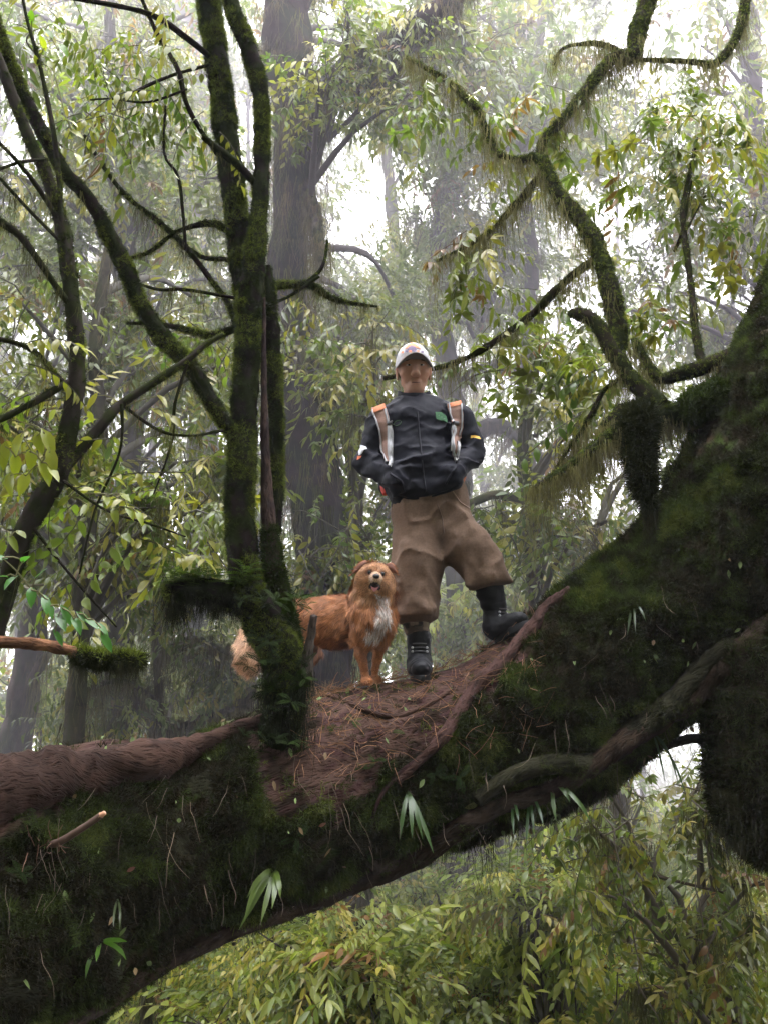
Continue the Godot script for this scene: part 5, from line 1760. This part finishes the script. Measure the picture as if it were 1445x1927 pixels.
	r.fold = func(p: Vector3) -> float:
		var w := noise.get_noise_3dv(Vector3(p.x * 9.0 + p.y * 1.5, p.y * 2.2, p.z * 5.0)) * 0.010
		w += maxf(0.0, noise.get_noise_3dv(Vector3(p.x * 5.0 + p.y * 4.0, p.y * 5.0 - p.x * 4.0, p.z * 3.0 + 5.0))) * 0.010
		w += 0.009 * pow(1.0 - absf(noise.get_noise_3dv(Vector3(p.x * 4.0 + p.y * 2.2, p.y * 2.6 - p.x * 1.5, p.z * 2.5 + 8.0))), 9.0)
		if p.x < knee_x and p.y < sag_y:
			w -= (sag_y - p.y) * 1.3
		if p.x > cuff_a.x - 0.01 and p.y < cuff_a.y + 0.12:
			w -= maxf(0.0, (p - cuff_a).dot(cn) * 3.0)
		return w + 0.002 * fine.get_noise_3dv(p * 45.0)
	s = nets(r, at(715, 1200, ZP) + Vector3(0, -0.02, -0.22), at(990, 905, ZP) + Vector3(0, 0.02, 0.25), 0.0085, func(p): return Color.WHITE * (1.0 + 0.1 * noise.get_noise_3dv(p * 9.0)))
	var brown := cloth_mat(Color(0.135, 0.088, 0.062), 0.85, 11.0, 0.0)
	var trousers := part(t, "trousers", s, brown)
	part(trousers, "fly_seam", strip_on(r, [[822, 948, 1.0], [832, 975, 1.0], [835, 1005, 1.0]], 0.0, 0.0015, Color.WHITE), mat(Color(0.09, 0.055, 0.04), 0.9, false))
	part(trousers, "pocket_seam", strip_on(r, [[852, 925, 1.0], [865, 945, 1.0], [885, 958, 1.0]], 0.0, 0.002, Color.WHITE), mat(Color(0.2, 0.13, 0.095), 0.9, false))
	# --- gaiters under the trouser legs
	var black := cloth_mat(Color(0.014, 0.014, 0.017), 0.75, 14.0, 0.0)
	var gt := Field.new()
	gt.cap(at(913, 1085, ZP - 0.04), at(930, 1150, ZP - 0.02), 0.078, 0.052, 0.03)
	gt.fold = func(p: Vector3) -> float: return 0.008 * noise.get_noise_3dv(Vector3(p.x * 6.0, p.y * 22.0, p.z * 6.0))
	part(t, "gaiter", nets(gt, at(870, 1175, ZP) + Vector3(0, 0, -0.15), at(975, 1060, ZP) + Vector3(0, 0, 0.18), 0.008, func(p): return Color.WHITE), black)
	gt = Field.new()
	gt.cap(at(783, 1168, ZP - 0.03), at(786, 1205, ZP - 0.03), 0.066, 0.05, 0.03)
	gt.fold = func(p: Vector3) -> float: return 0.009 * noise.get_noise_3dv(Vector3(p.x * 7.0, p.y * 24.0, p.z * 7.0))
	part(t, "gaiter", nets(gt, at(750, 1225, ZP) + Vector3(0, 0, -0.15), at(825, 1150, ZP) + Vector3(0, 0, 0.15), 0.007, func(p):
		return Color(0.2, 0.15, 0.11) if noise.get_noise_3dv(p * 16.0) > 0.1 else (Color(0.09, 0.07, 0.055) if fine.get_noise_3dv(p * 12.0) > 0.0 else Color(0.03, 0.026, 0.024))), mat(Color.WHITE, 0.9), "mottled brown gaiter bunched above the boot")
	# --- boots
	boot(t, at(788, 1205, ZP - 0.03), at(789, 1248, ZP - 0.05), at(789, 1257, ZP - 0.06), at(792, 1259, ZP - 0.21), black, true)
	boot(t, at(929, 1140, ZP - 0.02), at(930, 1180, ZP - 0.03), at(941, 1186, ZP - 0.04), at(975, 1166, ZP - 0.10), black, false)
	# --- cap
	s = Shape.new()
	var top := H.call(0, 0.026, -0.018) as Vector3
	for k in 10:
		for a in 37:
			var an := TAU * a / 36.0
			var v := (k / 9.0) * PI * 0.5
			var rr := cos(v) * (0.094 if sin(an) > 0 else 0.09)
			var hh := 0.112 * pow(sin(v), 0.85)
			var seam := 1.0 - 0.012 * pow(absf(cos(an * 3.0)), 24.0)
			s.add(top + hb * Vector3(cos(an) * rr * 0.98 * seam, hh - 0.012 * (0.5 - 0.5 * sin(an)) * cos(v), sin(an) * rr * 1.12 * seam), Color.WHITE)
	for k in 9:
		for a in 36:
			var q := k * 37 + a
			s.tri(q, q + 37, q + 1)
			s.tri(q + 1, q + 37, q + 38)
	var white := cloth_mat(Color(0.5, 0.485, 0.51), 0.85, 12.0, 0.0)
	var cap_o := part(t, "cap", s, white)
	# visor: a curved board, pale above and dark beneath
	for side in 2:
		s = Shape.new()
		for k in 6:
			for a in 19:
				var an := lerpf(-1.25, 1.25, a / 18.0)
				var u := k / 5.0
				var reach := 0.10 + 0.072 * u * pow(cos(an * 0.95), 0.6)
				var x := sin(an) * lerpf(0.094, 0.105, u)
				var z := cos(an) * reach
				var y := 0.006 + 0.006 * u - 0.33 * x * x / 0.1 * (0.35 + 0.65 * u) + (0.0 if side == 0 else -0.004)
				s.add(top + hb * Vector3(x, y + 0.13 * maxf(0.0, z - 0.1), z), Color.WHITE)
		for k in 5:
			for a in 18:
				var q := k * 19 + a
				if side == 0:
					s.tri(q, q + 19, q + 1)
					s.tri(q + 1, q + 19, q + 20)
				else:
					s.tri(q, q + 1, q + 19)
					s.tri(q + 1, q + 20, q + 19)
		part(cap_o, "visor" if side == 0 else "visor_underside", s, white if side == 0 else mat(Color(0.16, 0.15, 0.16), 0.9, false))
	s = Shape.new()
	var rim := []
	for a in 19:
		var an := lerpf(-1.25, 1.25, a / 18.0)
		var x := sin(an) * 0.105
		var z := cos(an) * (0.10 + 0.072 * pow(cos(an * 0.95), 0.6))
		rim.append(top + hb * Vector3(x, 0.010 - 3.3 * x * x + 0.13 * maxf(0.0, z - 0.1), z))
	tube(s, rim, rim.map(func(q): return 0.0032), 0.02, 6, 0.0, 1.0, Color.WHITE)
	part(cap_o, "visor_edge", s, white)
	part(cap_o, "button", blob(top + hb * Vector3(0, 0.113, 0), Vector3(0.008, 0.005, 0.008), hb, Color.WHITE), mat(Color(0.6, 0.22, 0.12), 0.8, false))
	# printed badge on the front panel: orange peak, violet figure, orange letters
	var cf := Field.new()
	cf.cap(top, top + hb * Vector3(0, 0.001, 0), 0.0965, 0.0965, 0.01, Vector3(1.02, 0.72, 0.89))
	var orange := mat(Color(0.62, 0.2, 0.1), 0.8, false)
	var violet := mat(Color(0.13, 0.1, 0.17), 0.8, false)
	part(cap_o, "badge", patch_on(cf, [[774, 645], [782, 648], [792, 657], [786, 656], [776, 650], [766, 656], [761, 657], [768, 649]], 0.002, Color.WHITE), orange, "orange peak of the badge on the cap")
	part(cap_o, "badge", patch_on(cf, [[774, 651], [780, 653], [784, 659], [778, 661], [770, 661], [766, 659], [769, 654]], 0.003, Color.WHITE), violet, "violet figure on the cap's badge")
	for k in 6:
		var x := 757.5 + k * 7.2
		var y := 662.0 - 0.012 * (k - 2.5) * (k - 2.5) + (1.5 if k == 0 or k == 5 else 0.0)
		part(cap_o, "badge", patch_on(cf, [[x - 2.3, y - 2.2], [x + 2.3, y - 2.2], [x + 2.1, y + 2.4], [x, y + 1.2], [x - 2.1, y + 2.4]], 0.0035, Color.WHITE), orange if k % 2 == 0 else violet)
	make_pack(j)

func dull(col: Color, rough: float) -> StandardMaterial3D:
	var m := mat(col, rough, false)
	m.metallic_specular = 0.3
	return m

func boot(t: Node3D, top: Vector3, ankle: Vector3, heel: Vector3, toe: Vector3, m: Material, front: bool) -> void:
	var f := Field.new()
	f.cap(top, ankle, 0.056, 0.052, 0.02)
	f.cap(ankle, heel, 0.052, 0.05, 0.03)
	f.cap(heel, heel.lerp(toe, 0.55), 0.05, 0.048, 0.03, Vector3(1, 1.05, 1))
	f.cap(heel.lerp(toe, 0.5), toe, 0.05, 0.044, 0.03, Vector3(1, 1.15, 1))
	f.cap(top + Vector3(0, 0.01, 0), top + Vector3(0, 0.02, 0), 0.058, 0.056, 0.01)
	var d := (toe - heel).normalized()
	var side := d.cross(Vector3.UP).normalized()
	var up := side.cross(d).normalized()
	var lowest := heel - up * 0.034
	f.cut.append([lowest, -up])
	f.fold = func(p: Vector3) -> float: return 0.004 * noise.get_noise_3dv(p * 25.0)
	var lo := top.min(ankle).min(heel).min(toe) - Vector3.ONE * 0.09
	var hi := top.max(ankle).max(heel).max(toe) + Vector3.ONE * 0.09
	var o := part(t, "boot", nets(f, lo, hi, 0.006, func(p): return Color.WHITE), dull(Color(0.009, 0.0095, 0.012), 0.6))
	# rubber sole with a rounded edge
	var s := Shape.new()
	var path := []
	var n := 22
	for k in n:
		var a := TAU * k / n
		var u := cos(a)
		var w := 0.05 if u > 0 else 0.044
		path.append(lowest + d * (heel.distance_to(toe) * 0.5 + u * (heel.distance_to(toe) * 0.5 + 0.05)) + side * sin(a) * w * (1.0 - 0.12 * absf(u)))
	for h in [-0.026, -0.022, 0.004, 0.008]:
		for k in n:
			var q: Vector3 = path[k]
			var c := lowest + d * heel.distance_to(toe) * 0.5
			s.add(c + (q - c) * (0.94 if h == -0.026 or h == 0.008 else 1.0) + up * h, Color.WHITE)
	for h in 3:
		for k in n:
			var g := (k + 1) % n
			s.tri(h * n + k, h * n + g, h * n + n + k)
			s.tri(h * n + g, h * n + n + g, h * n + n + k)
	var mid := s.add(lowest + d * heel.distance_to(toe) * 0.5 - up * 0.026, Color.WHITE)
	for k in n:
		s.tri(mid, (k + 1) % n, k)
	part(o, "sole", s, dull(Color(0.01, 0.0105, 0.012), 0.6))
	# shiny toe cap
	part(o, "toe_cap", blob(toe - d * 0.004 - up * 0.003, Vector3(0.0465, 0.036, 0.046), Basis(side, up, -d), Color.WHITE, 14), dull(Color(0.011, 0.0115, 0.014), 0.4))
	# laces across the tongue
	var lm := mat(Color(0.05, 0.05, 0.055), 0.6, false)
	var gm := mat(Color(0.4, 0.4, 0.42), 0.3, false)
	for k in 6:
		var c := top.lerp(ankle, 0.2 + k * 0.17) if k < 4 else ankle.lerp(heel.lerp(toe, 0.5), (k - 3) * 0.3)
		var fwd := (Vector3(d.x, 0, d.z).normalized() + Vector3(0, 0.35 if k > 2 else 0.0, 0)).normalized()
		var out := fwd * 0.055
		var ls := Shape.new()
		tube(ls, [c + out * 0.85 - side * 0.032, c + out * 1.08 - side * 0.012, c + out * 1.08 + side * 0.012, c + out * 0.85 + side * 0.032], [0.0028, 0.003, 0.003, 0.0028], 0.01, 5, 0.0, 1.0, Color.WHITE)
		part(o, "lace", ls, lm)
		if k == 1 or k == 2:
			for x in [-1.0, 1.0]:
				part(o, "eyelet", blob(c + out * 0.9 + side * 0.034 * x, Vector3(0.006, 0.006, 0.006), Basis(), Color.WHITE, 8), gm)

func make_pack(j: Field) -> void:
	var t := thing("backpack", "orange and grey hiking backpack whose straps cross the dark jacket", "backpack", at(790, 900, ZP + 0.22))
	var grey := cloth_mat(Color(0.3, 0.285, 0.28), 0.8, 14.0, 0.0)
	var light := mat(Color(0.36, 0.36, 0.38), 0.8, false)
	var orange := cloth_mat(Color(0.42, 0.16, 0.08), 0.8, 12.0, 0.0)
	var taupe := cloth_mat(Color(0.27, 0.17, 0.14), 0.85, 14.0, 0.0)
	# the sack behind the back
	var f := Field.new()
	f.cap(at(765, 800, ZP + 0.24), at(770, 900, ZP + 0.26), 0.1, 0.115, 0.05)
	f.cap(at(830, 795, ZP + 0.24), at(835, 895, ZP + 0.26), 0.1, 0.115, 0.05)
	f.cap(at(798, 785, ZP + 0.22), at(800, 905, ZP + 0.24), 0.1, 0.12, 0.06)
	f.fold = func(p: Vector3) -> float: return 0.01 * noise.get_noise_3dv(p * 9.0)
	part(t, "sack", nets(f, at(715, 970, ZP) + Vector3(0, 0, -0.42), at(890, 745, ZP) + Vector3(0, 0, 0.0), 0.013, func(p): return Color.WHITE), orange)
	# shoulder straps over the chest
	for side in 2:
		var mid: Array = [[714, 771, 13], [720, 788, 12], [725, 815, 9.5], [729, 850, 7], [731, 872, 5]] if side == 0 else [[854, 763, 14], [857, 780, 12], [860, 800, 9], [858, 820, 7], [856, 850, 4.5], [858, 868, 3]]
		var o := part(t, "shoulder_strap", strip_on(j, mid, 0.006, 0.007, Color.WHITE), taupe)
		part(o, "padding", strip_on(j, [[mid[0][0] - 1, mid[0][1] - 2, 13], [lerpf(mid[0][0], mid[1][0], 0.3), lerpf(mid[0][1], mid[1][1], 0.3), 12.6]], 0.010, 0.007, Color.WHITE), orange, "orange top of the strap")
		for e in [-1.0, 1.0]:
			var edge := []
			for k in mid.size():
				edge.append([mid[k][0] + e * (mid[k][2] - 1.0), mid[k][1] + (1.5 if side == 0 else -1.5) * e * -1.0, 1.4])
			part(o, "piping", strip_on(j, edge, 0.012, 0.005, Color.WHITE), light)
		var web: Array = [[735, 798, 2.2], [738, 815, 2.4], [737, 845, 2.6], [737, 870, 2.4], [734, 878, 2]] if side == 0 else [[850, 790, 1.8], [852, 815, 1.8], [855, 845, 1.8], [858, 872, 1.8]]
		part(o, "webbing", strip_on(j, web, 0.014, 0.003, Color.WHITE), light)
		var b: Array = [735, 798] if side == 0 else [855, 798]
		part(o, "buckle", strip_on(j, [[b[0] - 6, b[1], 3.2], [b[0] + 6, b[1] - 2, 3.2]], 0.014, 0.006, Color.WHITE, 4), mat(Color(0.09, 0.09, 0.1), 0.4, false))
	# hip belt, a red tab and loose webbing at the sides
	var s := Shape.new()
	tube(s, [at(724, 908, ZP + 0.1), at(724, 918, ZP + 0.06), at(727, 930, ZP + 0.05)], [0.02, 0.024, 0.018], 0.01, 10, 0.1, 20.0, Color.WHITE)
	part(t, "red_tab", s, mat(Color(0.5, 0.03, 0.015), 0.6, false), "red tab showing under the elbow")
	s = Shape.new()
	tube(s, [at(716, 906, ZP + 0.09), at(717, 920, ZP + 0.1), at(722, 928, ZP + 0.12)], [0.012, 0.014, 0.012], 0.01, 8, 0.0, 1.0, Color.WHITE)
	part(t, "belt_wing", s, mat(Color(0.02, 0.018, 0.02), 0.8, false))
	for w in [[[739, 905], [736, 930], [728, 948], [722, 958]], [[734, 920], [738, 940], [735, 962], [729, 975]], [[876, 905], [880, 915], [884, 930]], [[880, 903], [884, 910], [882, 922]]]:
		s = Shape.new()
		var pts: Array = w.map(func(q): return at(q[0], q[1], ZP + 0.02 if q[0] < 800 else ZP + 0.04))
		tube(s, pts, pts.map(func(q): return 0.0055), 0.02, 6, 0.1, 10.0, Color.WHITE, Color(0, 0, 0, 0), 0.4)
		part(t, "loose_webbing", s, grey if w[0][0] < 738 else light)

# ------------------------------------------------------------------ the dog
func make_dog() -> void:
	var zd := 4.52
	var HS := 0.83   # how large the head is
	var t := thing("dog", "rust-coloured dog with a white chest standing on the trunk with its tongue out", "dog", at(690, 1286, zd))
	var f := Field.new()
	var A := func(x: float, y: float, z: float) -> Vector3: return at(x, y, z)
	f.cap(at(688, 1168, zd), at(630, 1170, zd + 0.08), 0.108, 0.104, 0.05)
	f.cap(at(630, 1170, zd + 0.08), at(555, 1166, zd + 0.2), 0.104, 0.092, 0.05)
	f.cap(at(706, 1165, zd - 0.04), at(698, 1185, zd - 0.03), 0.088, 0.07, 0.06)
	f.cap(at(694, 1142, zd - 0.01), at(704, 1108, zd - 0.06), 0.092, 0.074, 0.06)
	# head
	var hc := at(707, 1085, zd - 0.10)
	var hb := Basis(Vector3.UP, 0.05) * Basis(Vector3.BACK, -0.12) * Basis(Vector3.RIGHT, 0.06) * Basis.from_scale(Vector3(HS, HS, HS * 1.08))
	var H := func(x: float, y: float, z: float) -> Vector3: return hc + hb * Vector3(x, y, z)
	f.cap(H.call(-0.014, 0.008, -0.02), H.call(0.014, 0.008, -0.02), 0.054, 0.054, 0.05)
	f.cap(H.call(0, -0.010, 0.03), H.call(0, -0.023, 0.1), 0.0349, 0.0208, 0.03)
	for x in [-1.0, 1.0]:
		f.cap(H.call(0.05 * x, -0.035, 0.0), H.call(0.055 * x, -0.075, -0.02), 0.0373, 0.0415, 0.04)
		f.cap(H.call(0.028 * x, 0.024, 0.05), H.call(0.03 * x, 0.03, 0.045), 0.0124, 0.0124, 0.02)
		f.cap(H.call(0.033 * x, 0.012, 0.073), H.call(0.034 * x, 0.012, 0.073), 0.0091, 0.0091, -0.01)
	# the open lower jaw
	f.cap(H.call(0, -0.07, 0.01), H.call(0, -0.092, 0.056), 0.0266, 0.0133, 0.02)
	f.cap(H.call(0, -0.058, 0.05), H.call(0, -0.064, 0.11), 0.0166, 0.0166, -0.008)
	# fore legs
	f.cap(at(686, 1190, zd - 0.05), at(680, 1232, zd - 0.06), 0.05, 0.024, 0.04)
	f.cap(at(680, 1232, zd - 0.06), at(688, 1272, zd - 0.05), 0.023, 0.017, 0.015)
	f.cap(at(689, 1280, zd - 0.06), at(696, 1283, zd - 0.11), 0.021, 0.019, 0.012, Vector3(1, 1.2, 1))
	f.cap(at(718, 1192, zd + 0.04), at(709, 1240, zd + 0.05), 0.04, 0.02, 0.03)
	f.cap(at(709, 1240, zd + 0.05), at(705, 1272, zd + 0.06), 0.019, 0.015, 0.012)
	f.cap(at(705, 1277, zd + 0.06), at(712, 1279, zd + 0.01), 0.021, 0.018, 0.012, Vector3(1, 1.2, 1))
	# hind legs: thigh, hock, paw
	for q in [[0.0, 0.0], [0.16, 10.0]]:
		var z: float = zd + 0.16 + q[0]
		f.cap(at(560 + q[1], 1185, z), at(572 + q[1], 1225, z - 0.03), 0.075, 0.05, 0.04)
		f.cap(at(572 + q[1], 1228, z - 0.03), at(545 + q[1], 1262, z), 0.045, 0.026, 0.02)
		f.cap(at(545 + q[1], 1262, z), at(556 + q[1], 1308, z - 0.02), 0.026, 0.023, 0.02)
		f.cap(at(558 + q[1], 1310, z - 0.03), at(566 + q[1], 1312, z - 0.08), 0.025, 0.021, 0.015)
	# tail hanging low behind the stem
	var tail := [at(545, 1160, zd + 0.22), at(508, 1172, zd + 0.24), at(482, 1200, zd + 0.2), at(468, 1232, zd + 0.15), at(476, 1258, zd + 0.12)]
	for k in 4:
		f.cap(tail[k], tail[k + 1], [0.035, 0.045, 0.06, 0.06][k], [0.045, 0.06, 0.06, 0.02][k], 0.03)
	f.fold = func(p: Vector3) -> float: return 0.006 * noise.get_noise_3dv(p * 14.0)
	var chest := [at(726, 1128, zd - 0.14), at(722, 1160, zd - 0.14), at(708, 1192, zd - 0.12)]
	var coat := func(p: Vector3) -> Color:
		var n := 0.5 * noise.get_noise_3dv(p * 12.0) + 0.5 * fine.get_noise_3dv(p * 25.0)
		var c := Color(0.30, 0.115, 0.04) * (1.0 + 0.25 * n)
		var q := hb.inverse() * (p - hc)
		var dw := 1e9
		for k in 2:
			dw = minf(dw, p.distance_to(Geometry3D.get_closest_point_to_segment(p, chest[k], chest[k + 1])))
		if dw < 0.046 + 0.03 * n and q.y < -0.1:
			c = Color(0.46, 0.4, 0.37)
		elif q.length() < 0.15 and q.z > -0.03:
			c = Color(0.37, 0.18, 0.082) * (1.0 + 0.15 * n)
			if q.distance_to(Vector3(0, -0.026, 0.088)) < 0.042 + 0.012 * n:
				c = Color(0.5, 0.34, 0.22)
			if pow(q.x / 0.032, 2.0) + pow((q.y + 0.062) / 0.021, 2.0) < 1.0 and q.z > 0.03:
				c = Color(0.02, 0.012, 0.012)
			for x in [-1.0, 1.0]:
				if q.distance_to(Vector3(0.033 * x, 0.010, 0.06)) < 0.019:
					c = Color(0.2, 0.085, 0.045)
		elif p.x < at(520, 1200, zd).x:
			c = Color(0.5, 0.3, 0.18) * (1.0 + 0.2 * n)
		return c
	var s := nets(f, at(440, 1335, zd) + Vector3(0, 0, -0.5), at(765, 1040, zd) + Vector3(0, 0, 0.3), 0.0065, coat)
	var fur_m := mat(Color.WHITE, 0.75)
	var body := part(t, "body", s, fur_m)
	# coat of hair: fine locks lying back along the body
	var h := Shape.new()
	for k in range(0, s.i.size(), 3):
		var a := s.v[s.i[k]]
		var b := s.v[s.i[k + 1]]
		var d := s.v[s.i[k + 2]]
		var nn := (d - a).cross(b - a)
		var area := nn.length() * 0.5
		nn = nn.normalized()
		var want := area * 90000.0
		var cnt := int(want) + (1 if rng.randf() < want - int(want) else 0)
		for e in cnt:
			var x := rng.randf()
			var y := rng.randf() * (1.0 - x)
			var p := a + (b - a) * x + (d - a) * y
			var q := hb.inverse() * (p - hc)
			var c: Color = coat.call(p)
			if c.r > 0.4 and c.g > 0.3 and q.y < -0.09 and rng.randf() < 0.22:
				c = Color(0.3, 0.14, 0.06)
			var len := 0.036
			var flow := Vector3(-0.9, -0.45, -0.25)
			if q.length() < 0.13 and q.z > -0.02:
				if q.z > 0.05 and absf(q.x) < 0.04:
					len = 0.006
				else:
					len = 0.014
				flow = hb * Vector3(q.x * 8.0, -0.2 + q.y * 5.0, -0.8)
			elif p.y > at(700, 1205, zd).y and p.x > at(660, 1100, zd).x:
				len = 0.042
				flow = Vector3(-0.15, -1.0, 0.1)
			elif p.y < at(700, 1215, zd).y and p.x > at(650, 1200, zd).x:
				len = 0.007
				flow = Vector3(-0.2, -1.0, 0)
			elif p.x < at(520, 1200, zd).x:
				len = 0.05
				flow = Vector3(-0.5, -0.8, 0.2)
			if c.r < 0.11 or c.r > 0.5 and q.length() < 0.12:
				len = minf(len, 0.005)
			flow += Vector3(noise.get_noise_3dv(p * 9.0), noise.get_noise_3dv(p * 9.0 + Vector3(7, 3, 1)), noise.get_noise_3dv(p * 9.0 + Vector3(1, 9, 4))) * 0.8
			flow = (flow - nn * flow.dot(nn)).normalized()
			var dir := (flow + nn * (0.42 + 0.3 * noise.get_noise_3dv(p * 25.0)) + rv() * 0.25).normalized()
			var side := dir.cross(nn).normalized() * 0.0009
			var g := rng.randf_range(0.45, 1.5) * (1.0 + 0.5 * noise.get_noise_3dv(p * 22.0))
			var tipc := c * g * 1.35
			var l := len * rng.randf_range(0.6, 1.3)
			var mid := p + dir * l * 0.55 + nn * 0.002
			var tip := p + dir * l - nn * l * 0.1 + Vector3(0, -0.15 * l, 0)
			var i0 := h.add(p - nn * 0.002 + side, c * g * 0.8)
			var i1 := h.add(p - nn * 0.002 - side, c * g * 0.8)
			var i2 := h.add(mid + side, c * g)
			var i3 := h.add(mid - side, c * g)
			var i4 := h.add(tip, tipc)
			h.tri(i0, i2, i1)
			h.tri(i1, i2, i3)
			h.tri(i2, i4, i3)
	var fur := part(t, "fur", h, fur_m)
	fur.set_meta("kind", "stuff")
	# eyes, nose, tongue, ears
	var eye := mat(Color(0.01, 0.007, 0.006), 0.08, false)
	for x in [-1.0, 1.0]:
		part(t, "eye", blob(H.call(0.034 * x, 0.011, 0.058), Vector3(0.0135, 0.0115, 0.011), hb, Color.WHITE), eye)
	var nose := part(t, "nose", blob(H.call(0, -0.014, 0.122), Vector3(0.019, 0.014, 0.013), hb, Color.WHITE), mat(Color(0.014, 0.011, 0.012), 0.3, false))
	for x in [-1.0, 1.0]:
		part(nose, "nostril", blob(H.call(0.008 * x, -0.017, 0.1335), Vector3(0.004, 0.0035, 0.003), hb, Color.WHITE, 8), mat(Color(0.003, 0.002, 0.002), 0.8, false))
	part(t, "mouth", blob(H.call(0, -0.06, 0.05), Vector3(0.03, 0.02, 0.028), hb, Color.WHITE), mat(Color(0.02, 0.008, 0.008), 0.6, false))
	s = Shape.new()
	for k in 9:
		var u := k / 8.0
		for a in 7:
			var w := (a - 3) / 3.0
			var wid := 0.021 * sqrt(maxf(0.0, 1.0 - pow(u, 4.0) * 0.95)) 
			s.add(H.call(w * wid, -0.058 - 0.036 * u * u + 0.004 * w * w, 0.05 + 0.05 * u - 0.016 * u * u), Color.WHITE)
	for k in 8:
		for a in 6:
			var q := k * 7 + a
			s.tri(q, q + 7, q + 1)
			s.tri(q + 1, q + 7, q + 8)
	part(t, "tongue", s, mat(Color(0.5, 0.2, 0.2), 0.35, false))
	for x in [-1.0, 1.0]:
		# half-dropped ears: a three-cornered flap that stands out and folds over at the tip
		var es := Shape.new()
		var row0 := []
		for k in 8:
			var u := k / 7.0
			var half := 0.036 * (1.0 - pow(u, 1.6)) + 0.002
			var c := Vector3(x * (0.046 + 0.085 * u - (0.02 * u * u if x > 0 else 0.0)), 0.05 + (0.03 * u - 0.085 * u * u if x < 0 else 0.055 * u - 0.075 * u * u), -0.028 + 0.03 * u)
			var row := []
			for q in 9:
				var w := TAU * q / 8.0
				row.append(es.add(hc + hb * (c + Vector3(x * 0.25 * half * cos(w) - 0.012 * x * sin(w) * (1.0 - u), half * cos(w) * 0.95, 0.007 * (1.0 - 0.6 * u) * sin(w) - 0.01 * absf(cos(w)) * (1.0 - u))), Color(0.25, 0.09, 0.033) if sin(w) < 0.3 else Color(0.13, 0.05, 0.028)))
			if row0:
				for q in 8:
					if x < 0:
						es.tri(row0[q], row[q], row0[q + 1])
						es.tri(row0[q + 1], row[q], row[q + 1])
					else:
						es.tri(row0[q], row0[q + 1], row[q])
						es.tri(row0[q + 1], row[q + 1], row[q])
			row0 = row
		var eo := part(t, "ear", es, fur_m)
		var hair := Shape.new()
		for k in 520:
			var i := rng.randi() % es.v.size()
			var p := es.v[i]
			strand(hair, p, hb * Vector3(0.9 * x, -0.5, 0.0) + rv() * 0.35, rng.randf_range(0.006, 0.016), 0.0009, 0.2, Color(0.3, 0.105, 0.034) * rng.randf_range(0.5, 1.3), 2)
		var ho := part(eo, "fur", hair, fur_m)
		ho.set_meta("kind", "stuff")

func _ready() -> void:
	rng.seed = 5
	noise.seed = 3
	noise.frequency = 1.0
	noise.noise_type = FastNoiseLite.TYPE_SIMPLEX_SMOOTH
	noise.fractal_octaves = 2
	fine.seed = 8
	fine.frequency = 1.0
	fine.noise_type = FastNoiseLite.TYPE_SIMPLEX
	fine.fractal_octaves = 2
	make_view()
	make_materials()
	make_shapes()
	make_ground()
	make_great_tree()
	print("trunk ", Time.get_ticks_msec())
	make_upright_tree()
	make_left_tree()
	make_broken_branch()
	print("near ", Time.get_ticks_msec())
	make_forest()
	print("forest ", Time.get_ticks_msec())
	make_person()
	make_dog()
	print("figures ", Time.get_ticks_msec())
	make_small_plants()
